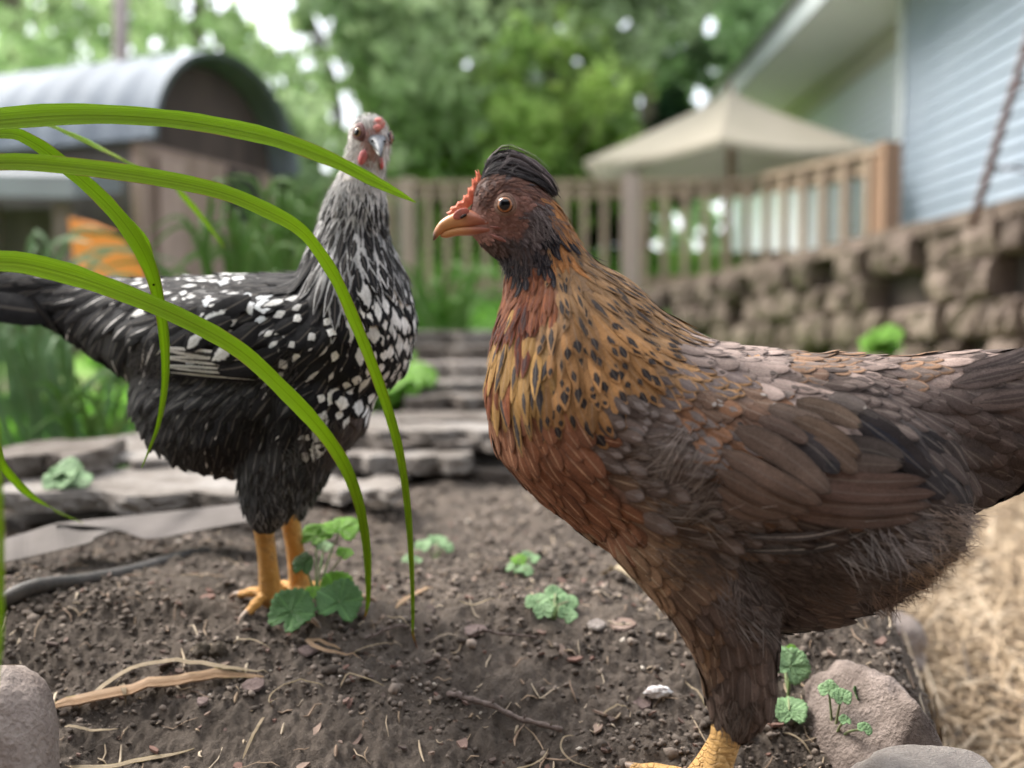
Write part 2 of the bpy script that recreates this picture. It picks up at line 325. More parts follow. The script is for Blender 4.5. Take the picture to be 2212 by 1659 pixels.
# ------------------------------------------------------------------ rocks
ICO5 = ico(5)
def stone_mat(name, c1, c2, c3, sc=45, bd=.0015):
    m = NT(name); P = m.pos(); n = m.noise(sc, 8, P, .65); n2 = m.noise(sc * 12, 4, P)
    col = m.ramp(n, [(.3, c1), (.5, c2), (.72, c3)]); f = m.math('ADD', m.math('MULTIPLY', n2, .7), .65)
    col = m.n('ShaderNodeVectorMath', {0: col, 3: f}, operation='SCALE').outputs[0]
    return m.bsdf(col, .85, m.bump(m.math('ADD', n, m.math('MULTIPLY', n2, .5)), bd * 3), .1)
def rock(label, c, size, seed, mat, rot=0, ridge=None, amp=.16):
    V, Fc = ICO5; V = V.copy(); d = V.copy()
    V *= (1 + amp * fbm(d[:, 0] * 1.6 + seed, d[:, 1] * 1.6, d[:, 2] * 1.6 + seed, 4) + .012 * fbm(d[:, 0] * 16, d[:, 1] * 16, d[:, 2] * 16 + seed, 3))[:, None]
    if ridge is not None:
        for nx, off in ridge:
            nx = nrmz(np.array(nx, float)); h = V @ nx; V -= np.maximum(h - off, 0)[:, None] * nx * .85
    V *= np.array(size); cr, sr = math.cos(rot), math.sin(rot); V = V @ np.array([[cr, sr, 0], [-sr, cr, 0], [0, 0, 1]])
    o = mesh_obj('rock', V, Fc, mat); o.location = c; return tag(o, label, 'rock')
RK1 = stone_mat('stone_grey', (.20, .16, .14), (.30, .25, .22), (.42, .37, .33), 30)
RK2 = stone_mat('stone_pink', (.11, .085, .075), (.21, .17, .148), (.34, .28, .25), 40)
RK3 = stone_mat('stone_pale', (.26, .22, .2), (.34, .30, .27), (.42, .37, .33), 60)
c = at(18, 1590, .50); rock('rounded grey boulder cut off by the lower left corner', c - [0.004, 0, .012], (.028, .035, .048), 3, RK1, .3, amp=.08)
c = at(1890, 1655, .60); rock('ridged pinkish boulder between the weeds and the straw', c, (.041, .055, .058), 5, RK2, .35, [((.9, -.5, .75), .78), ((-.7, -.2, .75), .74), ((-.2, -1, .3), .85)], amp=.2)
c = at(2010, 1755, .51); rock('flat topped pale grey boulder at the lower right edge', c, (.050, .04, .034), 8, RK3, .1, [((.1, -.1, 1), .72)], amp=.1)
c = at(1900, 1400, .95); rock('small blurred grey stone behind the ridged boulder', c, (.045, .04, .035), 9, RK1, 0)
# ------------------------------------------------------------------ slate slabs
SLATE = stone_mat('slate', (.10, .085, .072), (.20, .178, .158), (.31, .29, .27), 14)
SLATE2 = stone_mat('slate_dark', (.06, .05, .042), (.13, .11, .095), (.23, .21, .19), 18)
def slab(label, pxl, pxr, row, yf, depth, th, seed=1, mat=None, skew=0, tilt=0.0):
    r = random.Random(seed); a = at(pxl, row, yf); b = at(pxr, row, yf + skew); n = 9
    fr = [a + (b - a) * i / n + np.array([0, r.uniform(-1, 1) * .02, 0]) for i in range(n + 1)]
    bk = [p + np.array([r.uniform(-.02, .02), depth * r.uniform(.85, 1.1), depth * tilt]) for p in fr][::-1]
    top = spline(np.array(fr + [fr[-1] * .5 + bk[0] * .5 + [.01, 0, 0]] + bk + [fr[0] * .5 + bk[-1] * .5 - [.008, 0, 0]] + [fr[0]]), 90)[:-1]; N = len(top)
    rg = np.random.default_rng(seed); V = []; L = 5
    for k in range(L + 1):
        off = (rg.random((N, 1)) - .5) * .004 + .002 * vnoise(np.arange(N) * .4, k * 1.3, seed)[:, None]
        ctr = top.mean(0); q = top + nrmz(top - ctr) * (off + (-.0015 if k == 0 else 0)); q = q - np.array([0, 0, th * k / L]); q[:, 2] += .0015 * vnoise(np.arange(N) * .3, seed, k); V.append(q)
    V = np.concatenate(V); Fc = [tuple(range(N))] + [(k * N + j, (k + 1) * N + j, (k + 1) * N + (j + 1) % N, k * N + (j + 1) % N) for k in range(L) for j in range(N)]
    Fc.append(tuple(L * N + j for j in range(N))[::-1])
    o = mesh_obj('slate_slab', V - V.mean(0), Fc, mat or SLATE, smooth=False); o.location = V.mean(0); tag(o, label, 'slab', 'slate slabs stacked round the mound'); return o
slab('long thick slate slab lying behind the black hen legs at left', -60, 530, 1066, .93, .20, .017, 3, SLATE, .06)
slab('short dark slate slab with a raw edge at the left border', -70, 146, 986, 1.02, .16, .026, 4, SLATE2, .0)
slab('broad pale slab under the black hen fluff, topmost on the left', 58, 420, 992, 1.10, .34, .010, 5, SLATE, .05)
slab('hidden lower slab deep in the shade at far left', -120, 470, 1125, 1.00, .2, .02, 15, SLATE2, .05)
slab('thin tan slab lowest in the middle, poking out right of the black hen legs', 655, 862, 1058, 1.15, .10, .012, 6, SLATE, -.12)
slab('narrow pale slab below the widest middle slab', 700, 1010, 985, 1.30, .2, .022, 7, SLATE, .0)
slab('grey slab supporting the narrow pale slab, touching the brown hen breast', 730, 1120, 1012, 1.36, .2, .028, 17, SLATE2, .0)
slab('widest flat pale slab between the two hens', 735, 1130, 930, 1.38, .40, .018, 8, SLATE, .0)
slab('thin dark slab directly under the widest pale slab', 705, 1075, 955, 1.36, .34, .013, 27, SLATE2, .0)
slab('ragged thin slab with a stepped end, left of the brown hen breast', 860, 1120, 905, 1.5, .22, .012, 28, SLATE2, .02)
slab('fifth slab up between the hens, dark edged', 880, 1150, 858, 1.66, .14, .022, 9, SLATE2, .02)
slab('blue grey slab fourth from the top between the hens', 890, 1150, 826, 1.78, .16, .022, 10, SLATE, .02)
slab('third slab from the top between the hens, pinkish', 900, 1160, 785, 1.94, .16, .03, 11, RK3, .02)
slab('second slab from the top between the hens', 900, 1160, 748, 2.08, .16, .035, 12, SLATE2, .02)
slab('topmost blurred slab of the pile between the hens', 880, 1150, 715, 2.25, .3, .045, 13, SLATE, .02)
# earth bank that carries the slabs
def bank(label, poly, name='earth_bank'):
    pass
def lump(label, c, size, seed, mat):
    V, Fc = ICO5; V = V * (1 + .18 * fbm(V[:, 0] * 2 + seed, V[:, 1] * 2, V[:, 2] * 2, 4))[:, None] * np.array(size); o = mesh_obj('earth_bank', V, Fc, mat); o.location = c; o['kind'] = 'structure'; return o
EARTH = simple('earth', (.05, .037, .03), (.085, .062, .05), 60, .95, .004)
lump('', at(1010, 905, 2.35), (.28, .50, .07), 4, EARTH)
lump('', at(1010, 985, 1.66), (.24, .22, .05), 2, EARTH)
lump('', at(200, 1120, 1.22), (.40, .14, .035), 3, EARTH)
# folded sheet edging and hose
def sheet():
    root = empty('metal_edging', at(260, 1150, .86)); m = simple('weathered_sheet', (.155, .138, .128), (.11, .098, .09), 25, .8, .0004, spec=.08, stretch=(.6, .6, 2))
    def piece(name, top, bot, Y0, Y1, n=28):
        T = spline(np.array(top), n); B = spline(np.array(bot), n); V = []
        for off in (0, .0011):
            for k, row in enumerate((T, T * .5 + B * .5, B)):
                for i, (px, py) in enumerate(row):
                    Y = Y0 + (Y1 - Y0) * px / 530 - .022 * k + .004 * math.sin(i * .7); q = at(px, py, Y); q[1] += off; q[2] -= off * .6; V.append(q)
        Fc = []
        for s in (0, 1):
            for k in range(2):
                for i in range(n - 1):
                    a = s * 3 * n + k * n + i; f = (a, a + 1, a + n + 1, a + n); Fc.append(f if s else f[::-1])
        for i in range(n - 1):
            for k in (0, 2): a = k * n + i; Fc.append((a, a + 1, a + 1 + 3 * n, a + 3 * n))
        for i in (0, n - 1):
            for k in (0, 1): a = k * n + i; Fc.append((a, a + n, a + n + 3 * n, a + 3 * n))
        return mesh_obj(name, V, Fc, m, root, smooth=False)
    piece('panel', [(-60, 1182), (0, 1166), (60, 1149), (122, 1131), (190, 1134), (258, 1141)], [(-60, 1232), (0, 1216), (60, 1203), (130, 1187), (192, 1172), (204, 1160)], .82, .86)
    piece('panel', [(120, 1130), (200, 1122), (300, 1112), (400, 1101), (470, 1093), (560, 1083)], [(120, 1133), (200, 1137), (262, 1147), (325, 1164), (440, 1143), (570, 1120)], .85, .90)
    settle(root); tag(root, 'bent grey sheet edging lying along the slabs at left', 'garden edging')
sheet()
pts = [ground_at(x_, y_, .4, 1.3) + [0, 0, .003] for x_, y_ in ((-60, 1350), (60, 1312), (180, 1275), (290, 1240), (400, 1214), (450, 1206))]
V, Fc = tube(spline(pts, 30), np.linspace(.0062, .0045, 30), 14); o = mesh_obj('garden_hose', V - np.array(pts[2]), Fc, simple('hose', (.05, .046, .042), (.09, .08, .072), 120, .6, .0004)); o.location = pts[2]; tag(o, 'dark dusty hose half sunk in the soil at left', 'hose')
# ------------------------------------------------------------------ loose litter, each a thing
def ribbon_mesh(P, wid, up=(0, 0, 1), fold=.25, th=.0003):
    P = np.asarray(P, float); n = len(P); t = nrmz(np.gradient(P, axis=0)); s = nrmz(np.cross(t, np.asarray(up, float))); u = np.cross(s, t); w = np.asarray(wid, float)[:, None]
    rows = [P - s * w + u * w * fold, P - s * w * .5 + u * w * fold * .35, P, P + s * w * .5 + u * w * fold * .35, P + s * w + u * w * fold]
    V = np.stack(rows, 1).reshape(-1, 3); V2 = V - np.repeat(u, 5, 0) * th; uv = np.stack([np.tile(np.linspace(0, 1, 5), n), np.repeat(np.linspace(0, 1, n), 5)], -1)
    N = n * 5; Fc = []
    for i in range(n - 1):
        for j in range(4): a = i * 5 + j; Fc.append((a, a + 1, a + 6, a + 5)); Fc.append((N + a + 5, N + a + 6, N + a + 1, N + a))
        for j in (0, 4): a = i * 5 + j; Fc.append((a, a + 5, N + a + 5, N + a))
    return np.concatenate([V, V2]), Fc, np.concatenate([uv, uv])
def blade_mat(name, c1, c2, trans=.35, tip=None, rough=.45):
    m = NT(name); uv = m.n('ShaderNodeUVMap').outputs[0]; sp = m.n('ShaderNodeSeparateXYZ', {0: uv})
    st = m.noise(1.0, 3, m.scale(uv, (60, 1.6, 1))); n = m.noise(14, 3, m.pos())
    col = m.mix(m.math('MULTIPLY', m.math('ADD', st, n), .5), c1, c2)
    col = m.mix(m.n('ShaderNodeMapRange', {'Value': st, 'From Min': .50, 'From Max': .68, 'To Min': 0.0, 'To Max': .55}).outputs[0], col, tuple(min(1, v * 1.9) for v in c2))
    sp2 = m.n('ShaderNodeTexVoronoi', {'Scale': 90, 'Vector': m.pos()}); k = m.math('MULTIPLY', m.math('LESS_THAN', sp2.outputs['Distance'], .07), m.math('GREATER_THAN', m.n('ShaderNodeSeparateColor', {0: sp2.outputs['Color']}).outputs[0], .88))
    col = m.mix(k, col, (.01, .015, .005)); mr = m.n('ShaderNodeMapRange', {'Value': m.math('ABSOLUTE', m.math('SUBTRACT', sp.outputs[0], .5)), 'From Min': .01, 'From Max': .05, 'To Min': .45, 'To Max': 0.0}).outputs[0]; col = m.mix(mr, col, tuple(v * .6 for v in c1)); ew = m.math('MULTIPLY', m.n('ShaderNodeMapRange', {'Value': m.math('ABSOLUTE', m.math('SUBTRACT', sp.outputs[0], .5)), 'From Min': .44, 'From Max': .5}).outputs[0], m.math('GREATER_THAN', m.noise(30, 2, m.pos()), .56)); col = m.mix(ew, col, (.45, .36, .12))
    if tip:
        col = m.mix(m.n('ShaderNodeMapRange', {'Value': sp.outputs[1], 'From Min': .93, 'From Max': .955}).outputs[0], col, (.55, .38, .08)); col = m.mix(m.n('ShaderNodeMapRange', {'Value': sp.outputs[1], 'From Min': .96, 'From Max': .975}).outputs[0], col, (.28, .15, .10))
    return m.bsdf(col, rough, m.bump(st, .0012), .35, trans)
DRY = blade_mat('dry_leaf', (.50, .30, .17), (.62, .42, .26), .15)
DRY2 = blade_mat('dry_stalk', (.45, .33, .2), (.58, .47, .32), .1)
BARK = simple('twig_bark', (.10, .075, .065), (.19, .145, .125), 300, .7, .0006)
def gline(pts, n, lift=.002, arc=0):
    q = np.array([ground_at(*p) for p in pts]); q = spline(q, n); g = G(q[:, 0], q[:, 1]); k = np.ones(7) / 7; g = np.maximum(np.convolve(np.pad(g, 3, 'edge'), k, 'valid'), g - .0012); q[:, 2] = g + lift + arc * np.sin(np.linspace(0, math.pi, n)); return q
def dry(label, pts, w, name='dry_leaf', mat=DRY, lift=.002, arc=0, n=20, cat='dry leaf', fold=.4):
    P = gline(pts, n, lift, arc); t = np.linspace(0, 1, n); wid = (w * .55 if name == 'straw_stalk' else w) * np.clip(np.minimum(t * 6 + .25, (1 - t) * 3 + .06), 0, 1); V, Fc, uv = ribbon_mesh(P, wid, (0, -.35, 1), fold)
    o = mesh_obj(name, V - P[0], Fc, mat, uv=uv); o.location = P[0]; return tag(o, label, cat)
dry('long curled tan leaf blade lying beside the lower left boulder', [(95, 1538), (180, 1528), (300, 1516), (400, 1500), (460, 1478), (520, 1470), (575, 1470)], .0048, arc=.004, fold=.8)
dry('thin arched straw-coloured blade crossing the long curled leaf', [(170, 1532), (240, 1496), (320, 1474), (420, 1464), (520, 1464), (580, 1458)], .0018, mat=DRY2, arc=.008)
dry('pale split reed stem lying flat along the lower left', [(150, 1655), (240, 1642), (330, 1630), (420, 1622)], .003, 'straw_stalk', DRY2, cat='dry stem')
dry('short yellow stem beside the lower left boulder', [(140, 1592), (185, 1586), (255, 1575)], .0017, 'straw_stalk', DRY2, cat='dry stem', lift=.004)
dry('pale curved straw above the loop of dry blade', [(835, 1340), (860, 1345), (885, 1360)], .0009, 'straw_stalk', DRY2, cat='dry stem')
dry('papery folded leaf loop behind the long curled leaf', [(735, 1412), (680, 1404), (665, 1410), (690, 1432), (740, 1428), (780, 1425)], .0016, arc=.005)
dry('wavy dry root fibre in front of the slate flakes', [(700, 1500), (640, 1500), (590, 1520), (582, 1545), (600, 1520)], .0008, 'straw_stalk', DRY2, cat='dry stem', arc=.004)
dry('upright standing pale stub of dry stem left of the slate flake', [(262, 1490), (266, 1510), (272, 1530)], .0028, 'straw_stalk', DRY2, cat='dry stem', arc=.006)
dry('short straight straw lying crosswise behind the twig', [(993, 1310), (1030, 1311), (1070, 1312)], .0013, 'straw_stalk', DRY2, cat='dry stem', lift=.004)
dry('slim pale leaf lying behind the right hanging green blade', [(855, 1310), (885, 1297), (905, 1280), (935, 1268)], .002, arc=.004)
dry('curling bleached root loop beside the twig tip', [(1240, 1580), (1218, 1590), (1212, 1625), (1235, 1650), (1290, 1658)], .001, 'straw_stalk', DRY2, cat='dry stem', arc=.006)
dry('long bleached fibre sweeping left from the twig tip', [(1085, 1655), (1130, 1652), (1170, 1635), (1185, 1600)], .001, 'straw_stalk', DRY2, cat='dry stem', arc=.005)
dry('leaning pale straw at the bottom edge left of centre', [(525, 1655), (560, 1600), (572, 1560)], .0016, 'straw_stalk', DRY2, cat='dry stem', arc=.006)
dry('straw near the brown hen leg under the dropping', [(1480, 1470), (1510, 1500), (1530, 1530)], .0012, 'straw_stalk', DRY2, cat='dry stem', arc=.003)
dry('bleached bark strip half hidden behind the brown hen breast', [(1300, 1240), (1350, 1262), (1420, 1285)], .004, 'bark_strip', DRY2, cat='bark strip', arc=.01)
for lab, pts, w in [('short pale straw between the weed and the hanging blade', [(760, 1400), (800, 1392), (850, 1385)], .0009), ('crossed yellow straw left of the folded leaf loop', [(410, 1412), (450, 1403), (492, 1398)], .0012),
                    ('second crossed straw right of the standing stub', [(505, 1398), (545, 1405), (585, 1415)], .0011), ('forked yellow rootlet above the slate flakes', [(735, 1500), (760, 1485), (830, 1505)], .0009),
                    ('straw splinter pointing at the dropping', [(1300, 1545), (1330, 1530), (1360, 1520)], .0012), ('small straw lying just right of the hen leg', [(1690, 1590), (1730, 1610), (1755, 1628)], .0012)]:
    dry(lab, pts, w, 'straw_stalk', DRY2, cat='dry stem', arc=.003, n=10)
def twig(label, pts, r0, r1):
    P = gline(pts, 26, .0035, .003); rr = np.linspace(r0, r1, 26) * (1 + .18 * np.sin(np.arange(26) * 1.9)); V, Fc = tube(P, rr, 9); M = MB(); M.add(V, Fc)
    for i in (5, 11, 17, 22): M.tube([P[i], P[i] + [.001, -.0015, .004]], [rr[i] * .6, rr[i] * .25], 6)
    o = M.build('twig', BARK, smooth=True); tag(o, label, 'twig')
twig('knobbly dark twig lying across the centre foreground', [(968, 1488), (1010, 1510), (1080, 1530), (1150, 1555), (1215, 1567)], .0020, .0016)
twig('slim brown twig behind the hanging blade tips', [(1010, 1388), (1050, 1378), (1100, 1375), (1160, 1378)], .0011, .0007)
twig('short twig next to the right hanging green blade tip', [(790, 1385), (830, 1372), (880, 1362)], .0012, .0008)
def flake(label, px, py, r, seed, mat, name='slate_flake', cat='stone chip', th=.0016, tilt=.35):
    c = ground_at(px, py); rg = np.random.default_rng(seed); n = 8; a = np.arange(n) / n * 6.28; q = r * (.7 + .5 * rg.random(n)); X = q * np.cos(a); Y = q * np.sin(a) * .8
    top = np.stack([X, Y, .003 + Y * tilt], -1); V = np.concatenate([top, top * [1.05, 1.05, 1] - [0, 0, th]]); Fc = [tuple(range(n)), tuple(range(n, 2 * n))[::-1]] + [(j, n + j, n + (j + 1) % n, (j + 1) % n) for j in range(n)]
    o = mesh_obj(name, V, Fc, mat, smooth=False); o.location = c; tag(o, label, cat)
FL1 = stone_mat('flake_purple', (.15, .11, .1), (.22, .165, .15), (.3, .23, .21), 90); FL2 = stone_mat('flake_pink', (.3, .21, .17), (.38, .28, .23), (.45, .35, .3), 90)
for lab, x, y, r, m in [('purple slate flake in front of the long curled leaf', 548, 1502, .008, FL1), ('rounded dark flake below the slate flake', 437, 1545, .004, FL1), ('brown flake under the papery leaf loop', 668, 1420, .007, FL1),
                        ('pinkish stone flake behind the twig', 1345, 1352, .0085, FL2), ('flat brown flake beside the right blade tip', 1025, 1370, .008, FL1), ('grey flake right of the twig middle', 1385, 1500, .007, FL1),
                        ('bluish pebble chip near the crossed twigs', 1290, 1352, .006, RK3), ('small brown chip near the hen leg', 1560, 1520, .006, FL1), ('grey flake at the base of the right weeds', 1860, 1640, .006, FL1)]:
    flake(lab, x, y, r, int(x), m)
c = ground_at(1607, 1700) if False else ground_at(1603, 1692); 
c = ground_at(1420, 1495); V, Fc = ICO3; V = V * (1 + .3 * fbm(V[:, 0] * 3, V[:, 1] * 3, V[:, 2] * 3 + 2, 3))[:, None] * [.0085, .006, .0035]
o = mesh_obj('dropping', V, Fc, simple('chalky', (.75, .72, .70), (.22, .16, .14), 260, .8, .001, contrast=(.45, .7))); o.location = c + [0, 0, .002]; tag(o, 'crusty white dropping left of the brown hen leg', 'dropping')
c = ground_at(437, 1415)
for k, (dx, lab) in enumerate([(0, 'left one of the two dark crumbly clods near the crossed straws'), (.011, 'right one of the two dark crumbly clods near the crossed straws')]):
    V, Fc = ICO3; V = V * (1 + .25 * fbm(V[:, 0] * 3 + k, V[:, 1] * 3, V[:, 2] * 3, 3))[:, None] * .0058; o = mesh_obj('clod', V, Fc, stone_mat('clod_%s' % 'ab'[k], (.06, .05, .035), (.16, .13, .1), (.35, .3, .24), 220)); o.location = c + [dx, 0, .003]; tag(o, lab, 'clod', 'pair of clods')
# ------------------------------------------------------------------ hens
FEATHER = feather_mat('feather'); FEATHER_E = feather_mat('margined_feather', edge=.55); SKIN = skin_mat('bare_skin')
class Plane:
    """upright plane through a bird's middle; pixel positions on it become points, surface points look up the pattern charts"""
    def __init__(s, px0, Y0, yaw, px1=None):
        s.O = at(px0, HZ, Y0); s.t = np.array([math.cos(yaw), math.sin(yaw), 0]); s.n = np.array([math.sin(yaw), -math.cos(yaw), 0]); s.sc = Y0 / F
    def P(s, px, py, w=0.0):
        d = rayd(px, py); k = ((s.O + s.n * w - ORG) @ s.n) / (d @ s.n); return ORG + d * k
    def look(s, P):
        w = (P - s.O) @ s.n; return proj(P - np.where(w < 0, 2 * w, 0)[..., None] * s.n)
def body_mesh(pl, chains, voxel=.0022, sm=6):
    V0, F0 = ICO2; Vs, Fs, n = [], [], 0
    for ch in chains:
        A = np.array([(*c[:3], c[3] if len(c) > 3 else 1.0, c[4] if len(c) > 4 else 0.0) for c in ch], float)
        A = spline(A, (len(A) - 1) * 7 + 1) if len(A) > 1 else A
        for px, py, r, wf, w in A:
            C = pl.P(px, py, w); d = V0 * r * pl.sc; dn = d @ pl.n; v = C + d + (dn * (wf - 1))[:, None] * pl.n; Vs.append(v); Fs.append(F0 + n); n += len(v)
    me = bpy.data.meshes.new('t'); me.from_pydata(np.concatenate(Vs).tolist(), [], np.concatenate(Fs).tolist()); o = bpy.data.objects.new('t', me); COL.objects.link(o)
    md = o.modifiers.new('r', 'REMESH'); md.mode = 'VOXEL'; md.voxel_size = voxel
    dg = bpy.context.evaluated_depsgraph_get(); m2 = bpy.data.meshes.new_from_object(o.evaluated_get(dg)); bpy.data.objects.remove(o)
    V = np.empty(len(m2.vertices) * 3); m2.vertices.foreach_get('co', V); V = V.reshape(-1, 3)
    E = np.empty(len(m2.edges) * 2, np.int32); m2.edges.foreach_get('vertices', E); E = E.reshape(-1, 2); Fc = [tuple(p.vertices) for p in m2.polygons]
    deg = np.bincount(E.ravel(), minlength=len(V))[:, None]
    for i in range(sm * 2):
        s = np.zeros_like(V); np.add.at(s, E[:, 0], V[E[:, 1]]); np.add.at(s, E[:, 1], V[E[:, 0]]); V = V + (.6 if i % 2 == 0 else -.61) * (s / deg - V)
    for i in range(2):
        s = np.zeros_like(V); np.add.at(s, E[:, 0], V[E[:, 1]]); np.add.at(s, E[:, 1], V[E[:, 0]]); V = V + .5 * (s / deg - V)
    Q = np.array([f if len(f) == 4 else (*f, f[2]) for f in Fc]); bpy.data.meshes.remove(m2)
    return V, Fc, Q, BVHTree.FromPolygons(V.tolist(), Fc)
def chart_weights(ch, px, p=5.0, kk=5):
    C = np.array([c[:2] for c in ch], float); d2 = ((px[:, None, :] - C[None]) ** 2).sum(-1) + 25.0; w = d2 ** (-p / 2)
    w = w / w.sum(1, keepdims=True); return w
class Feathers:
    """all feathers of one part of one bird, grown over the body surface, in one mesh"""
    ROUND = np.array([.45, .85, 1.0, 1.0, .93, .72, .22]); POINT = np.array([.5, .9, 1.0, .85, .6, .32, .04])
    def __init__(s): s.V = []; s.F = []; s.uv = []; s.A = []; s.B = []; s.M = []; s.n = 0
    def batch(s, pts, nrm, W, A, B, Mk, roof=.18):
        """pts (M,N,3) nrm (M,N,3) W (M,N)"""
        M, N, _ = pts.shape; t = nrmz(np.gradient(pts, axis=1)); sd = nrmz(np.cross(t, nrm)); w = W[..., None]
        rows = np.stack([pts - sd * w - nrm * w * roof, pts - sd * w * .5 - nrm * w * roof * .2, pts, pts + sd * w * .5 - nrm * w * roof * .2, pts + sd * w - nrm * w * roof], 2)
        V = rows.reshape(-1, 3); b = (np.arange(M) * N * 5)[:, None, None] + (np.arange(N - 1) * 5)[None, :, None] + np.arange(4)[None, None, :]
        q = np.stack([b, b + 1, b + 6, b + 5], -1).reshape(-1, 4)
        uv = np.stack(np.broadcast_arrays(np.linspace(0, 1, 5)[None, None, :], np.linspace(0, 1, N)[None, :, None]), -1); uv = np.broadcast_to(uv, (M, N, 5, 2)).reshape(-1, 2)
        s.V.append(V); s.F.append(q + s.n); s.n += len(V); s.uv.append(uv)
        for L, a in ((s.A, A), (s.B, B), (s.M, Mk)): L.append(np.repeat(np.broadcast_to(a, (M, 3)), N * 5, 0))
    def build(s, name, parent, mat=None):
        return mesh_obj(name, np.concatenate(s.V), np.concatenate(s.F), mat or FEATHER, parent, uv=np.concatenate(s.uv), attrs={'colA': np.concatenate(s.A), 'colB': np.concatenate(s.B), 'mark': np.concatenate(s.M)})
def surf_sample(V, Q, n, rng):
    a, b, c, d = V[Q[:, 0]], V[Q[:, 1]], V[Q[:, 2]], V[Q[:, 3]]; ar = np.linalg.norm(np.cross(b - a, c - a), axis=1) + np.linalg.norm(np.cross(c - a, d - a), axis=1)
    i = rng.choice(len(Q), n, p=ar / ar.sum()); u, v = rng.random((2, n, 1)); return (a[i] * (1 - u) + b[i] * u) * (1 - v) + (d[i] * (1 - u) + c[i] * u) * v
def grow(bvh, P, D, L, N, lift0, lift1, curl=None):
    """march M feathers over the surface; returns points & normals (M,N,3)"""
    M = len(P); out = np.zeros((M, N, 3)); nr = np.zeros((M, N, 3)); st = (L / (N - 1))[:, None]; p = P.copy(); D = D.copy()
    for k in range(N):
        q = p.copy(); nn = np.zeros((M, 3))
        for i in range(M):
            r = bvh.find_nearest(p[i]); q[i] = r[0]; nn[i] = r[1]
        if k: nn = nrmz(nn * .5 + nr[:, k - 1] * .5)
        f = k / (N - 1); out[:, k] = q + nn * (lift0 + (lift1 - lift0) * f)[:, None]; nr[:, k] = nn
        T = nrmz(D - (D * nn).sum(1, keepdims=True) * nn); D = nrmz(.5 * D + .5 * T); p = q + T * st
    return out, nr
def dart(P, R, rng):
    cs = R.max(); grid = {}; keep = []
    for i in range(len(P)):
        k = tuple((P[i] // cs).astype(int)); ok = True; r = R[i]
        for a in (-1, 0, 1):
            for b in (-1, 0, 1):
                for c in (-1, 0, 1):
                    for j in grid.get((k[0] + a, k[1] + b, k[2] + c), ()):
                        if abs(P[i][0] - P[j][0]) < r and ((P[i] - P[j]) ** 2).sum() < r * r: ok = False; break
                    if not ok: break
                if not ok: break
            if not ok: break
        if ok: grid.setdefault(k, []).append(i); keep.append(i)
    return np.array(keep)
def plumage(pl, V, Q, bvh, chart, styles, sel, seed, ncand=30000, N=7, space=.56, names=('plumage',), cut=None):
    """chart rows: x, y, dx, dy, L, W, style. styles: colA, colB, mark, point, fluff"""
    rng = np.random.default_rng(seed); P = surf_sample(V, Q, ncand, rng); px = pl.look(P)
    if cut is not None: k = cut(px, P); P, px = P[k], px[k]
    w = chart_weights(chart, px); num = np.array([c[2:6] for c in chart], float); I = w @ num
    L = I[:, 2] * pl.sc; Wd = I[:, 3] * pl.sc / 2
    keep = dart(P, space * np.sqrt(L * Wd * 2) * .9, rng); P, px, w, I, L, Wd = [a[keep] for a in (P, px, w, I, L, Wd)]
    M = len(P); cum = np.cumsum(w, 1); si = (rng.random((M, 1)) > cum).sum(1).clip(0, len(chart) - 1); st = [styles[chart[i][6]] for i in si]
    D = pl.t * I[:, :1] - np.array([0, 0, 1.0]) * I[:, 1:2]; D = nrmz(D) + rng.normal(size=(M, 3)) * .10
    fl = np.array([s.get('fluff', 0) for s in st]); L = L * (1 + .25 * rng.normal(size=M)).clip(.6, 1.5); Wd = Wd * (1 + .15 * rng.normal(size=M)).clip(.7, 1.4)
    lift = .0004 + L * .045 + fl * L * .10; pts, nr = grow(bvh, P, nrmz(D), L, N, np.full(M, .0002), lift * (1 + .5 * rng.normal(size=M)).clip(.4, 2))
    pt = np.array([s.get('point', 0) for s in st])[:, None]; prof = Feathers.ROUND * (1 - pt) + Feathers.POINT * pt
    W_ = prof * Wd[:, None]; br = (1 + .16 * rng.normal(size=(M, 1))).clip(.6, 1.5)
    A = np.array([s['A'] for s in st]) * br; B = np.array([s['B'] for s in st]) * (1 + .1 * rng.normal(size=(M, 1))); K = np.array([s.get('mark', (.5, .001, .001)) for s in st], float)
    K[:, 0] += .04 * rng.normal(size=M); K[:, 1:] *= (1 + .2 * rng.normal(size=(M, 1))).clip(.5, 1.5)
    g = rng.random(M); alt = np.array([s.get('alt', 0) for s in st]); sw = g < alt; B[sw] = A[sw] * .9
    out = [Feathers() for _ in names]; grp = sel(px, P)
    for gi, fs in enumerate(out):
        m = grp == gi
        if m.any(): fs.batch(pts[m], nr[m], W_[m], A[m], B[m], K[m])
    return out
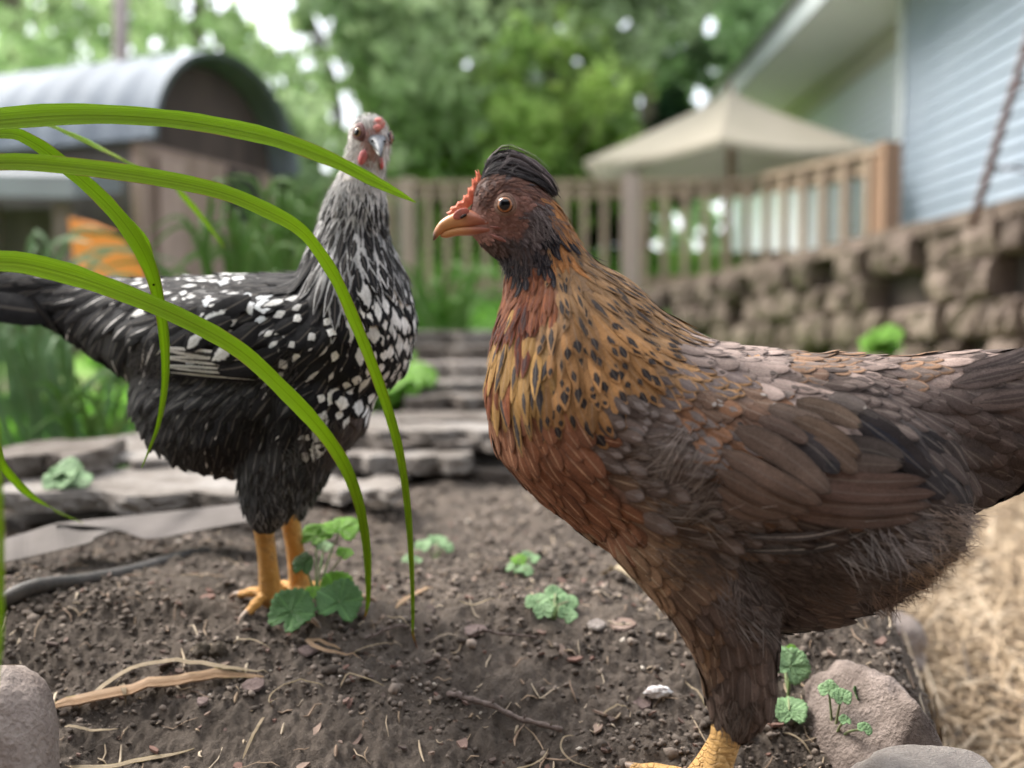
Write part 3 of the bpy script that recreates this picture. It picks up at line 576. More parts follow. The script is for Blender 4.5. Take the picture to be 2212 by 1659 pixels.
def fluff(pl, V, Q, bvh, fs, pts_chart, n, seed, Lp=26, col=None, wd=.00016, lk=1.0):
    """fine loose down; pts_chart rows: x, y, r, dx, dy, colour"""
    rng = np.random.default_rng(seed); P = surf_sample(V, Q, n, rng); px = pl.look(P); ch = pts_chart
    C = np.array([c[:2] for c in ch], float); R = np.array([c[2] for c in ch]); d = np.sqrt(((px[:, None] - C[None]) ** 2).sum(-1)) / R; j = d.argmin(1); ok = d[np.arange(n), j] < 1 - .5 * rng.random(n) ** 2
    P, j = P[ok], j[ok]; M = len(P)
    if not M: return
    D = np.array([pl.t * ch[i][3] - np.array([0, 0, 1.0]) * ch[i][4] for i in j]); cl = (np.floor(P[:, 0] * 90) + 7 * np.floor(P[:, 2] * 90) + 13 * np.floor(P[:, 1] * 90)).astype(int) % 997; cn = np.random.default_rng(5).normal(size=(997, 3))[cl]
    D = nrmz(D) + cn * .32 + rng.normal(size=(M, 3)) * .16; L = Lp * pl.sc * (.5 + rng.random(M)); pts, nr = grow(bvh, P, nrmz(D), L, 5, np.full(M, .0008), L * (.10 + .16 * rng.random(M)) * lk + .0012)
    c = np.array([ch[i][5] for i in j]) * (.6 + .8 * rng.random((M, 1)))
    W_ = np.array([1, 1, .9, .7, .3])[None] * wd * (.7 + .8 * rng.random((M, 1))); fs.batch(pts, nr, W_, c, c, np.array([.5, .001, .001]), roof=0)
def big_feather(pl, bvh, fs, line, width, A, B, mark, lift=.003, point=0.0, N=12, off=None, side=1, roof=.10, snap=.85):
    """flight feather along a pixel line, pressed to the flank"""
    L = spline(np.array(line, float), N); pts = []; nr = []
    for i, (px, py) in enumerate(L):
        d = rayd(px, py); h = bvh.ray_cast(Vector(ORG), Vector(d).normalized()); q = np.array(h[0]) if h[0] is not None else pl.P(px, py); nn = np.array(h[1]) if h[0] is not None else pl.n
        if nn @ d > 0: nn = -nn
        nn = nrmz(nn * .5 + pl.n * .8); pts.append(q + pl.n * 0); nr.append(nn)
    pts = np.array(pts); nr = np.array(nr)
    dep = pts @ pl.n; k = np.ones(5) / 5; dep2 = np.convolve(np.pad(dep, 2, 'edge'), k, 'valid'); dep2 = np.maximum(dep2, dep) * snap + dep.mean() * (1 - snap)
    lf = lift + .0012 * np.linspace(0, 1, N)
    res = []
    for i, (px, py) in enumerate(L):
        d = rayd(px, py); a = d @ pl.n; kk = (dep2[i] + lf[i] - ORG @ pl.n) / a; res.append(ORG + d * kk)
    pts = np.array(res)
    if side < 0: w = (pts - pl.O) @ pl.n; pts = pts - 2 * w[:, None] * pl.n; nn2 = (nr @ pl.n)[:, None]; nr = nr - 2 * nn2 * pl.n
    v = np.linspace(0, 1, N); pr = np.interp(v, np.linspace(0, 1, 7), Feathers.ROUND * (1 - point) + Feathers.POINT * point); pr[-1] = .12; pr = pr * np.where(v < .1, .75, 1)
    fs.batch(pts[None], nr[None], (pr * width * pl.sc / 2)[None], np.array(A), np.array(B), np.array(mark), roof)
def loft(secs, n=16, pinch=1.0):
    """secs: centre, up-vector(half height), side-vector(half width)"""
    a = np.arange(n) / n * 2 * math.pi; V = []
    for c, u, s in secs: V.append(np.array(c) + np.outer(np.sin(a), u) + np.outer(np.sign(np.cos(a)) * np.abs(np.cos(a)) ** pinch, s))
    N = len(secs); Fc = [(i * n + j, i * n + (j + 1) % n, (i + 1) * n + (j + 1) % n, (i + 1) * n + j) for i in range(N - 1) for j in range(n)]
    Fc += [tuple(range(n))[::-1], tuple((N - 1) * n + j for j in range(n))]; return np.concatenate(V), Fc
def plane_loft(pl, st, n=18, pinch=1.0, w0=0.0):
    st = spline(np.array(st, float), 4 * len(st)); secs = []
    for x, yt, yb, hw in st:
        a, b = pl.P(x, yt, w0), pl.P(x, yb, w0); secs.append(((a + b) / 2, (a - b) / 2, pl.n * max(hw, .0001)))
    return loft(secs, n, pinch)
def horn(name, c1, c2, sc=120, rough=.35, spec=.5, bd=.0002, stretch=None):
    return simple(name, c1, c2, sc, rough, bd, spec=spec, stretch=stretch)
def eye_on(pl, bvh, px, py, r_iris, parent, iris, ring, dirv=None, bulge=.35):
    d = rayd(px, py); h = bvh.ray_cast(Vector(ORG), Vector(d).normalized()); q, nn = np.array(h[0]), np.array(h[1]); nn = nn if nn @ d < 0 else -nn
    if dirv is not None: nn = nrmz(np.array(dirv, float))
    return q, nn
def eyeball(name, q, nn, R, parent, iris_col, pup=.6):
    """one ball, pupil and iris ring set by angle from its axis"""
    V, Fc = ico(4); m = NT(name + '_wet'); ax = nn
    n = m.n('ShaderNodeVectorMath', {0: m.n('ShaderNodeNewGeometry').outputs['Normal'], 1: tuple(ax)}, operation='DOT_PRODUCT').outputs['Value']
    col = m.ramp(n, [(0.0, (.02, .012, .01)), (.62, (.03, .015, .01)), (.68, iris_col), (.80, tuple(x * .7 for x in iris_col)), (.825, (.004, .004, .006)), (1, (.003, .003, .004))])
    mt = m.bsdf(col, .05, None, .42)
    o = mesh_obj(name, V * R + q - nn * R * .45, Fc, mt, parent); return o
def torus_on(q, nn, R, r, seg=36, k=8, wob=.0):
    t = nrmz(np.cross(nn, [0, 0, 1.0])); u = np.cross(nn, t); V = []
    for i in range(seg):
        a = i / seg * 6.2832; rad = nrmz(t * math.cos(a) + u * math.sin(a)); c = q + rad * R * (1 + wob * math.sin(3 * a))
        for j in range(k): b = j / k * 6.2832; V.append(c + rad * r * math.cos(b) + nn * r * .8 * math.sin(b))
    Fc = [(i * k + j, i * k + (j + 1) % k, ((i + 1) % seg) * k + (j + 1) % k, ((i + 1) % seg) * k + j) for i in range(seg) for j in range(k)]; return np.array(V), Fc
def leg_mesh(name, parent, hock, ankle, r, toes, mat, claw, back, r_toe=.7):
    """shank and toes as one scaly surface; claws are sub-parts"""
    root_pts = spline(np.array([hock, hock * .5 + ankle * .5 + [0.0005, 0, 0], ankle]), 26); V0, F0 = ICO2; Vs, Fs, n = [], [], 0; claws = []
    def ball(c, rr, sq=1.0):
        nonlocal n; Vs.append(V0 * rr * [1, 1, sq] + c); Fs.append(F0 + n); n += len(V0)
    for i, p in enumerate(root_pts):
        f = i / 25; ball(p, r * (1.12 - .25 * math.sin(f * math.pi) + .12 * f))
    for tip, ln in toes + [back]:
        P = spline(np.array([ankle, ankle * .55 + tip * .45 + [0, 0, r * .35], tip]), 22)
        for i, p in enumerate(P):
            f = i / 21; ball(p, r * r_toe * (1.1 - .45 * f + .07 * math.cos(f * 18)), .85)
        d = nrmz(P[-1] - P[-3]); C = spline(np.array([tip, tip + d * r * 1.2 + [0, 0, r * .1], tip + d * r * 2.3 - [0, 0, r * .8]]), 8); claws.append(tube(C, np.linspace(r * .42, r * .06, 8), 8))
    me = bpy.data.meshes.new('t'); me.from_pydata(np.concatenate(Vs).tolist(), [], np.concatenate(Fs).tolist()); o = bpy.data.objects.new('t', me); COL.objects.link(o)
    md = o.modifiers.new('r', 'REMESH'); md.mode = 'VOXEL'; md.voxel_size = .0009; dg = bpy.context.evaluated_depsgraph_get(); m2 = bpy.data.meshes.new_from_object(o.evaluated_get(dg)); bpy.data.objects.remove(o)
    m2.materials.clear(); m2.materials.append(mat); m2.name = name; m2.polygons.foreach_set('use_smooth', [True] * len(m2.polygons)); leg = bpy.data.objects.new(name, m2); COL.objects.link(leg); leg.parent = parent
    for Vc, Fc in claws: mesh_obj('claw', Vc, Fc, claw, leg)
    return leg
def leg_mat(name, c1, c2):
    m = NT(name); P = m.pos(); w = m.n('ShaderNodeMapRange', {'Value': m.n('ShaderNodeTexVoronoi', {'Scale': 170.0, 'Randomness': .8, 'Vector': m.scale(P, (.8, .8, 2.2))}, feature='DISTANCE_TO_EDGE').outputs[0], 'From Max': .12}).outputs[0]
    n = m.noise(130, 4, P); col = m.mix(n, c1, c2); dk = m.n('ShaderNodeMapRange', {'Value': w, 'From Min': .0, 'From Max': .25, 'To Min': .55, 'To Max': 0.0}).outputs[0]
    col = m.mix(m.math('MULTIPLY', dk, .4), col, tuple(x * .45 for x in c1)); d = m.n('ShaderNodeMapRange', {'Value': m.noise(60, 4, P), 'From Min': .55, 'From Max': .75, 'To Min': 0.0, 'To Max': .6}).outputs[0]; col = m.mix(d, col, (.25, .16, .09))
    return m.bsdf(col, .5, m.bump(m.math('ADD', w, m.noise(900, 2, P)), .0012, .8), .35)
CLAW = horn('claw_horn', (.35, .24, .16), (.2, .13, .09), 300)

# ================================================================== the brown hen
def brown_hen():
    pl = Plane(1400, .52, 0.0); root = empty('hen', pl.P(1550, 1650)); c = pl.P
    chains = [
        [(1092, 436, 74, .80), (1112, 455, 76, .84), (1150, 490, 74, .86), (1172, 545, 82, .84), (1190, 610, 105, .80), (1215, 680, 138, .80), (1250, 770, 200, .84), (1282, 860, 242, .90), (1330, 900, 248, .92), (1450, 975, 258, .94), (1600, 1010, 268, .96), (1740, 1035, 276, .95), (1840, 1050, 250, .9), (1885, 1062, 190, .85)],
        [(1600, 1150, 190, .9), (1690, 1175, 196, .85), (1790, 1150, 190, .8), (1890, 1110, 180, .75), (1960, 1085, 140, .6)],
        [(1045, 478, 42, .60), (1080, 505, 50, .75), (1120, 515, 62, .85)],
        [(1030, 495, 20, .6), (1060, 515, 28, .7), (1110, 540, 42, .8)],
        [(1850, 1030, 190, .8), (1990, 1010, 145, .62), (2110, 985, 112, .45), (2200, 950, 100, .38)],
        [(1800, 960, 200, .9), (1950, 925, 160, .8), (2080, 905, 150, .62), (2200, 900, 146, .5), (2330, 880, 128, .36), (2440, 850, 100, .25)],
        [(1450, 1120, 150, .8, .020), (1530, 1220, 135, .62, .030), (1572, 1330, 104, .62, .030), (1592, 1420, 84, .62, .029), (1600, 1500, 74, .66, .028), (1588, 1562, 46, .8, .027)],
        [(1500, 1120, 150, .8, -.020), (1560, 1220, 130, .62, -.030), (1600, 1330, 95, .62, -.030), (1615, 1410, 72, .62, -.029), (1618, 1480, 60, .66, -.028), (1605, 1535, 42, .8, -.027)],
    ]
    V, Fc, Q, bvh = body_mesh(pl, chains, .0022, 6)
    GOLD, TAN, RUF, RUF2 = (.34, .175, .068), (.28, .16, .075), (.22, .078, .035), (.15, .042, .02)
    TAU, GRY, DRK, BLK, WNG, OLV = (.17, .12, .10), (.115, .084, .070), (.058, .042, .036), (.018, .016, .018), (.12, .072, .05), (.20, .12, .07)
    st = {
        'face': dict(A=(.36, .185, .145), B=(.26, .15, .11), mark=(.5, .5, .2), fluff=.0), 'brow': dict(A=(.12, .058, .044), B=(.16, .07, .04), mark=(.6, .5, .3)), 'crown': dict(A=(.045, .04, .045), B=(.1, .09, .09), mark=(.5, .5, .2), point=.6),
        'cheek': dict(A=(.27, .135, .105), B=(.2, .12, .09), mark=(.5, .5, .2)), 'ear': dict(A=(.105, .078, .075), B=(.16, .125, .12), mark=(.5, .5, .3), fluff=.5), 'beard': dict(A=(.10, .062, .052), B=(.09, .06, .05), mark=(.5, .4, .3), fluff=.5), 'throat': dict(A=(.016, .014, .018), B=(.05, .035, .035), mark=(.5, .4, .3), fluff=.4),
        'nape': dict(A=(.42, .18, .06), B=BLK, mark=(.5, .35, .3), point=.8, alt=.35), 'hackle': dict(A=GOLD, B=(.026, .02, .02), mark=(.74, .20, .78), point=.35, alt=.08), 'hackle2': dict(A=TAN, B=(.03, .024, .024), mark=(.66, .30, .62), point=.7, alt=.08),
        'hackle3': dict(A=(.36, .205, .07), B=(.04, .034, .036), mark=(.6, .42, .62), point=.5, alt=.2), 'rufneck': dict(A=RUF, B=RUF2, mark=(.7, .3, .5), point=.4), 'rufdark': dict(A=RUF2, B=(.05, .02, .02), mark=(.6, .3, .5), point=.4),
        'breast': dict(A=(.215, .09, .048), B=(.50, .26, .13), mark=(.62, .42, .07)), 'breast2': dict(A=(.22, .10, .055), B=(.46, .30, .17), mark=(.62, .42, .07)), 'tanb': dict(A=OLV, B=(.36, .25, .15), mark=(.6, .45, .08)), 'olive': dict(A=(.135, .083, .054), B=(.30, .2, .12), mark=(.6, .4, .1)),
        'grey': dict(A=GRY, B=(.19, .155, .14), mark=(.75, .3, .55), fluff=.6), 'mant': dict(A=(.25, .19, .165), B=(.10, .075, .066), mark=(.85, .14, .5), fluff=.1, alt=.3), 'mantg': dict(A=(.36, .20, .09), B=(.15, .115, .105), mark=(.55, .48, .72), point=.1, alt=.1),
        'mott': dict(A=(.20, .10, .055), B=(.17, .135, .12), mark=(.6, .42, .66), fluff=.1, alt=.15), 'flec': dict(A=(.18, .11, .075), B=(.36, .32, .29), mark=(.85, .16, .4), alt=.45), 'spot': dict(A=(.18, .10, .065), B=(.035, .03, .03), mark=(.8, .2, .5), alt=.4),
        'wing': dict(A=WNG, B=(.2, .13, .09), mark=(.6, .4, .2)), 'sad': dict(A=(.23, .17, .145), B=(.11, .08, .07), mark=(.62, .35, .5), point=.3, alt=.2), 'sadg': dict(A=(.28, .165, .10), B=(.16, .12, .10), mark=(.55, .42, .7), point=.2, alt=.1), 'saddk': dict(A=(.07, .05, .042), B=(.14, .105, .09), mark=(.7, .3, .5)),
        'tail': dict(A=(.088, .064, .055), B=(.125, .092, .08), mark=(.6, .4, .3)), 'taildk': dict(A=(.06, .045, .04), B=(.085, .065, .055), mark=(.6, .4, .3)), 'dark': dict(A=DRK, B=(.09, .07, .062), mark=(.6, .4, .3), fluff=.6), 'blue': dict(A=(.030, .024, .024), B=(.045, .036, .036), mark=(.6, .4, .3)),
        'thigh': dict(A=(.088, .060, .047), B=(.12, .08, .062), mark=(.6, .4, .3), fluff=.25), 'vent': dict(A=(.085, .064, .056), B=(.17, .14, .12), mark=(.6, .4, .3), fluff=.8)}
    for k_ in ('mant', 'sad', 'tail', 'wing', 'grey', 'olive', 'thigh', 'dark', 'mott', 'saddk', 'taildk', 'tanb'): st[k_]['A'] = tuple(c_ * 1.18 for c_ in st[k_]['A'])
    ch = [  # head
        (1050, 430, .8, -.3, 9, 5, 'brow'), (1045, 480, 1, .2, 8, 5, 'face'), (1080, 400, .9, -.3, 13, 6, 'brow'), (1120, 395, 1, .1, 18, 8, 'brow'), (1160, 415, .9, .5, 22, 9, 'brow'), (1092, 443, 1, .2, 8, 5, 'face'), (1130, 440, 1, .3, 10, 6, 'cheek'), (1090, 370, .9, -.3, 16, 8, 'crown'), (1130, 375, 1, .2, 26, 9, 'crown'),
        (1070, 490, 1, .3, 9, 5, 'cheek'), (1050, 510, 1, .4, 9, 5, 'face'), (1110, 495, 1, .2, 11, 6, 'cheek'), (1160, 470, .8, .5, 22, 11, 'ear'), (1150, 505, .7, .7, 20, 10, 'ear'), (1090, 535, .8, .6, 16, 8, 'beard'), (1060, 535, .8, .6, 14, 7, 'beard'), (1130, 545, .5, .8, 22, 10, 'beard'),
        (1120, 575, .1, 1, 18, 10, 'throat'), (1165, 558, .2, 1, 18, 10, 'throat'), (1085, 572, .0, 1, 16, 9, 'throat'), (1190, 515, .3, .9, 28, 10, 'throat'),
        (1205, 440, .6, .8, 38, 9, 'nape'), (1215, 490, .5, .85, 42, 10, 'nape'), (1240, 530, .5, .87, 52, 15, 'hackle2'), (1215, 545, .2, .97, 46, 12, 'nape'), (1285, 600, .52, .85, 65, 18, 'hackle2'), (1340, 660, .65, .76, 74, 19, 'hackle2'), (1420, 705, .85, .5, 78, 20, 'hackle2'),
        (1230, 610, .15, .98, 63, 19, 'hackle2'), (1170, 640, .02, 1, 54, 16, 'rufneck'), (1100, 640, -.12, 1, 48, 16, 'rufneck'), (1090, 605, -.05, 1, 34, 13, 'rufneck'), (1150, 605, .0, 1, 34, 13, 'rufneck'), (1075, 690, -.12, 1, 52, 17, 'rufdark'), (1140, 690, .0, 1, 56, 18, 'rufdark'), (1190, 700, .05, 1, 65, 22, 'hackle2'),
        (1060, 760, -.05, 1, 74, 24, 'hackle3'), (1110, 770, .0, 1, 80, 24, 'hackle3'), (1170, 780, .08, 1, 76, 24, 'hackle3'), (1080, 850, .08, 1, 80, 27, 'hackle3'), (1140, 860, .12, 1, 84, 27, 'hackle3'), (1200, 860, .15, 1, 69, 26, 'hackle'), (1050, 820, .0, 1, 70, 20, 'rufneck'),
        (1240, 720, .2, .97, 67, 22, 'hackle'), (1240, 790, .2, .97, 65, 24, 'hackle'), (1300, 700, .4, .9, 69, 22, 'hackle'), (1320, 770, .38, .92, 65, 24, 'hackle'), (1280, 830, .3, .95, 63, 24, 'hackle'), (1390, 750, .6, .8, 67, 23, 'hackle'), (1370, 810, .5, .86, 61, 24, 'hackle'), (1270, 870, .3, .95, 58, 24, 'hackle'),
        # breast
        (1050, 910, .15, 1, 60, 34, 'breast'), (1110, 930, .25, 1, 64, 34, 'breast'), (1170, 945, .4, .9, 64, 36, 'breast'), (1240, 935, .6, .75, 60, 36, 'breast'), (1070, 1000, .35, .95, 64, 36, 'breast'), (1140, 1030, .5, .85, 66, 38, 'breast'), (1220, 1020, .75, .65, 66, 40, 'breast'), (1120, 1090, .6, .8, 60, 36, 'breast'), (1200, 1110, .75, .65, 64, 38, 'breast'), (1290, 1080, .9, .4, 68, 42, 'breast2'),
        (1300, 1160, .85, .5, 68, 42, 'breast2'), (1240, 1170, .8, .6, 62, 36, 'tanb'), (1330, 1230, .8, .6, 68, 40, 'tanb'), (1400, 1280, .7, .75, 68, 40, 'tanb'), (1400, 1180, .85, .5, 70, 44, 'tanb'), (1480, 1230, .75, .65, 72, 44, 'olive'), (1450, 1320, .55, .85, 70, 40, 'olive'),
        # shoulder
        (1330, 900, .9, .35, 44, 30, 'grey'), (1320, 960, .95, .2, 50, 32, 'grey'), (1390, 900, .9, .35, 46, 32, 'grey'), (1400, 960, .95, .15, 55, 34, 'grey'), (1380, 1030, 1, .1, 55, 36, 'grey'), (1450, 870, .8, .55, 46, 30, 'mott'), (1460, 930, .85, .45, 48, 34, 'mott'), (1440, 1000, .95, -.1, 60, 32, 'grey'), (1470, 1060, .95, .15, 62, 34, 'grey'), (1420, 1100, .95, .25, 62, 36, 'olive'), (1540, 1120, .95, .3, 60, 36, 'grey'),
        (1440, 780, .8, .55, 54, 28, 'mantg'), (1430, 830, .7, .65, 50, 28, 'mantg'), (1480, 745, .93, .36, 58, 30, 'mant'), (1540, 765, .95, .3, 54, 34, 'mant'), (1500, 810, .85, .5, 48, 32, 'mantg'), (1560, 820, .88, .47, 48, 34, 'mantg'), (1520, 870, .85, .5, 46, 34, 'flec'), (1590, 865, .87, .48, 46, 36, 'flec'), (1540, 920, .85, .5, 46, 34, 'mott'), (1600, 900, .87, .48, 46, 34, 'spot'), (1560, 960, .85, .5, 48, 34, 'mott'), (1500, 970, .85, .4, 50, 34, 'mott'), (1620, 950, .85, .5, 50, 36, 'wing'), (1650, 830, .9, .42, 50, 36, 'mant'), (1680, 880, .87, .48, 52, 34, 'mott'), (1730, 870, .87, .48, 56, 34, 'mant'), (1790, 880, .9, .4, 56, 36, 'mant'), (1620, 780, .97, .2, 54, 34, 'mant'), (1700, 790, .97, .2, 56, 32, 'sadg'), (1690, 825, .95, .3, 56, 34, 'sad'),
        (1700, 1000, .9, .4, 70, 40, 'wing'), (1800, 1050, .95, .3, 70, 40, 'wing'), (1620, 1050, .9, .4, 70, 40, 'wing'),
        # saddle & tail
        (1780, 780, 1, .15, 60, 30, 'sadg'), (1780, 815, .97, .22, 58, 32, 'saddk'), (1850, 800, 1, .15, 60, 32, 'sad'), (1870, 840, .97, .22, 62, 34, 'saddk'), (1950, 800, 1, .1, 66, 34, 'sadg'), (1930, 850, .93, .35, 66, 42, 'tail'), (2030, 800, 1, .05, 74, 36, 'sad'), (2020, 870, .92, .38, 74, 46, 'tail'), (2100, 830, .97, .2, 84, 44, 'tail'), (2120, 900, .9, .4, 84, 52, 'tail'), (2180, 800, 1, -.1, 96, 40, 'sad'), (2200, 860, .95, .25, 100, 50, 'tail'), (2200, 960, .9, .4, 90, 56, 'tail'), (2330, 850, 1, -.1, 120, 50, 'tail'), (2100, 970, .88, .45, 80, 54, 'taildk'), (2190, 1020, .9, .4, 84, 54, 'taildk'), (2020, 950, .85, .5, 74, 48, 'taildk'), (1920, 900, .85, .5, 66, 44, 'saddk'), (1960, 970, .85, .5, 70, 44, 'blue'), (2050, 1040, .85, .5, 74, 48, 'blue'), (2120, 1070, .85, .5, 74, 46, 'taildk'),
        # belly, vent, thigh
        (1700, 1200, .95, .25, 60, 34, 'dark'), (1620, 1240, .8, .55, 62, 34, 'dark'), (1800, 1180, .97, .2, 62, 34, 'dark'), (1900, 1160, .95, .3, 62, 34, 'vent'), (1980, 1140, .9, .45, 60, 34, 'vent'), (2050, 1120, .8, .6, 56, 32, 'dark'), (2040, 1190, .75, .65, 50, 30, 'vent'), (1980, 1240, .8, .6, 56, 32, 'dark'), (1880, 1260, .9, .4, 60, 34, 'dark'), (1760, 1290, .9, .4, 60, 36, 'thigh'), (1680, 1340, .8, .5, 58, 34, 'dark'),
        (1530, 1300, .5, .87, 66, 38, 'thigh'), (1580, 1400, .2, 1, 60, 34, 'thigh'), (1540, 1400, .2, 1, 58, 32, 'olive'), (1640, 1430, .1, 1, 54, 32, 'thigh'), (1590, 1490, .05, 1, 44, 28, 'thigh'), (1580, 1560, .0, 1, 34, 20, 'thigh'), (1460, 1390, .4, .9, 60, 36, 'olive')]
    colv = []; w = chart_weights(ch, pl.look(V)); SA = np.array([st[c_[6]]['A'] for c_ in ch]); colv = (w @ SA) * .8
    body = mesh_obj('body', V, Fc, SKIN, root, attrs={'colA': colv})
    eye_c = np.array([1092, 443])
    def cut(px, P):
        bare = ((px - eye_c) ** 2).sum(1) < 27 ** 2; beak = (px[:, 0] < 1032) & (px[:, 1] > 425) & (px[:, 1] < 522); beak |= (px[:, 0] < 1056) & (px[:, 1] > 478) & (px[:, 1] < 505)
        return ~(bare | beak)
    def sel(px, P):
        x, y = px[:, 0], px[:, 1]; g = np.zeros(len(px), int)                       # 0 body, 1 neck, 2 tail
        g[(y < 600) & (x < 1240) | ((x < 1420) & (y < 880) & (y > 540) & (x - 1400 < (880 - y) * .6))] = 1; g[(x > 2010)] = 2; return g
    bf, nf, tf = plumage(pl, V, Q, bvh, ch, st, sel, 31, 52000, names='bnt', space=.50, cut=cut)
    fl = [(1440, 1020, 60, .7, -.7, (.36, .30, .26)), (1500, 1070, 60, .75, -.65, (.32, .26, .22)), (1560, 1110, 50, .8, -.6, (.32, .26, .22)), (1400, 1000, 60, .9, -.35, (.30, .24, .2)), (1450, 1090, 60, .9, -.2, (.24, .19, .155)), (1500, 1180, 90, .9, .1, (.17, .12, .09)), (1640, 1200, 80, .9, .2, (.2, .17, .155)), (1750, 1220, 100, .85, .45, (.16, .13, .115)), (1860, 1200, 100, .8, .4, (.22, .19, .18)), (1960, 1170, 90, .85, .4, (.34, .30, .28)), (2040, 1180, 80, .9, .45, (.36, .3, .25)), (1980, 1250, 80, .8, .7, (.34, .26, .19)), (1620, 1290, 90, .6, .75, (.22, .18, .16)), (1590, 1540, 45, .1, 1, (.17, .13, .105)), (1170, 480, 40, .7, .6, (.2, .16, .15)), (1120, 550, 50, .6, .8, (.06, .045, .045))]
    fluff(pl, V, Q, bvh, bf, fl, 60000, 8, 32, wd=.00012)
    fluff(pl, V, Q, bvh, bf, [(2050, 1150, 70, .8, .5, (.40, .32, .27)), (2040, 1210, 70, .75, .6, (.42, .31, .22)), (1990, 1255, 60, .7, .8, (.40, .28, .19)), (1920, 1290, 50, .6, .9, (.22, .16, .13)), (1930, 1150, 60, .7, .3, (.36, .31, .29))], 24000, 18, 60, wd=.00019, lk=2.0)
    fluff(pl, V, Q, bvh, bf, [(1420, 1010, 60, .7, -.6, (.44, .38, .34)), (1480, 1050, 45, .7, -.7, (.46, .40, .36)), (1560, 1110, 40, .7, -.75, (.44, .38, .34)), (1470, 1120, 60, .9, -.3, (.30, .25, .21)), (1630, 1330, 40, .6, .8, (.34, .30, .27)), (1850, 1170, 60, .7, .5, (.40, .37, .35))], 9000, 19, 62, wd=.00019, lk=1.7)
    # wings: near one follows the photo, far one is its mirror image
    DKB = (.034, .027, .027); G2 = (.145, .095, .070); G3 = (.14, .09, .067); RED = (.135, .09, .072)
    rows = [([(1600, 1190), (1750, 1186), (1830, 1165), (1912, 1130)], 20, (.07, .06, .055), (.42, .38, .33), (.5, .6, .16), .0026, .6), ([(1620, 1160), (1730, 1160), (1800, 1148), (1880, 1128)], 18, (.10, .085, .08), (.45, .41, .37), (.5, .6, .16), .0034, .6),
            ([(1850, 900), (1930, 960), (2010, 1030)], 60, DKB, (.03, .03, .04), (.5, .5, .4), .003, 0), ([(1830, 880), (1890, 915), (1950, 945)], 46, (.085, .07, .064), DKB, (.8, .2, .9), .004, 0), ([(1800, 960), (1890, 975), (1955, 1000)], 52, (.10, .08, .07), DKB, (.95, .1, .9), .0042, 0),
            ([(1700, 1105), (1850, 1125), (1990, 1118)], 34, RED, (.1, .06, .05), (.5, .5, .08), .0046, 0), ([(1700, 1080), (1860, 1098), (2012, 1092)], 36, RED, (.1, .06, .05), (.5, .5, .08), .0054, 0), ([(1710, 1050), (1870, 1068), (2022, 1066)], 38, (.13, .08, .062), (.1, .06, .05), (.5, .5, .08), .0062, 0), ([(1720, 1025), (1860, 1040), (2000, 1038)], 40, (.125, .078, .06), (.1, .07, .055), (.5, .5, .08), .007, 0), ([(1740, 985), (1840, 1000), (1950, 1006)], 44, (.12, .09, .075), (.1, .07, .055), (.5, .5, .08), .0078, 0),
            ([(1560, 1085), (1610, 1108), (1668, 1118)], 32, G2, (.1, .06, .045), (.5, .5, .08), .0080, 0), ([(1552, 1055), (1630, 1095), (1708, 1114)], 36, G2, (.1, .06, .045), (.5, .5, .08), .0086, 0), ([(1552, 1018), (1650, 1070), (1748, 1106)], 40, G2, (.1, .06, .045), (.5, .5, .08), .0092, 0), ([(1560, 975), (1670, 1035), (1776, 1090)], 44, G2, (.1, .06, .045), (.5, .5, .08), .0098, 0), ([(1680, 925), (1755, 965), (1812, 1022)], 54, (.055, .046, .046), (.03, .028, .03), (.95, .25, .9), .0092, 0), ([(1590, 925), (1700, 985), (1794, 1066)], 54, (.135, .092, .07), (.1, .06, .045), (.5, .5, .08), .0106, 0),
            ([(1755, 950), (1810, 985), (1852, 1020)], 40, (.13, .088, .064), (.12, .07, .05), (.5, .5, .08), .0098, 0), ([(1715, 905), (1790, 940), (1860, 988)], 44, (.14, .094, .066), (.07, .045, .035), (1.0, .1, .9), .0108, 0), ([(1720, 868), (1800, 890), (1862, 922)], 40, (.145, .10, .072), (.05, .04, .03), (1.0, .12, .9), .0104, 0), ([(1790, 860), (1835, 868), (1872, 882)], 34, (.20, .165, .145), (.6, .54, .47), (1.0, .12, .9), .0112, 0), ([(1660, 880), (1725, 900), (1785, 915)], 38, (.15, .108, .085), (.1, .07, .06), (.5, .5, .08), .0112, 0), ([(1640, 905), (1700, 928), (1745, 955)], 34, (.145, .10, .08), (.1, .07, .06), (.5, .5, .08), .0108, 0)]
    for sd in (1, -1):
        wf = Feathers()
        for ln, wd, A, B, mk, lf, ptd in rows: big_feather(pl, bvh, wf, ln, wd, A, B, mk, lf * .75, ptd, side=sd)
        wf.build('wing', root, FEATHER_E)
    # tail fan beyond the frame edge, blades stand on edge round the tail root
    for k in range(9):
        a = (k - 4) / 4.0; side = -1 if k % 2 else 1; P0 = pl.P(2230, 870, .006 * a); P1 = pl.P(2560 - 30 * abs(a), 700 + 26 * k, .022 * side * (.4 + abs(a))); pts = spline(np.array([P0, P0 * .5 + P1 * .5 + [0, 0, .01], P1]), 12); v = np.linspace(0, 1, 12); pr = np.interp(v, np.linspace(0, 1, 7), Feathers.ROUND) * .011
        nn = np.repeat((pl.n * (1 if a >= 0 else -1) + np.array([0, 0, .35]))[None], 12, 0); tf.batch(pts[None], nrmz(nn)[None], pr[None], np.array((.11, .085, .075)), np.array((.07, .05, .045)), np.array((.5, .5, .08)))
    for ln, wd in [([(2080, 800), (2150, 785), (2225, 757), (2330, 700)], 34), ([(2060, 830), (2160, 810), (2260, 785)], 40), ([(2100, 870), (2200, 860), (2300, 840)], 44)]: big_feather(pl, bvh, tf, ln, wd, (.17, .13, .115), (.1, .075, .068), (.5, .5, .5), .003, .5)
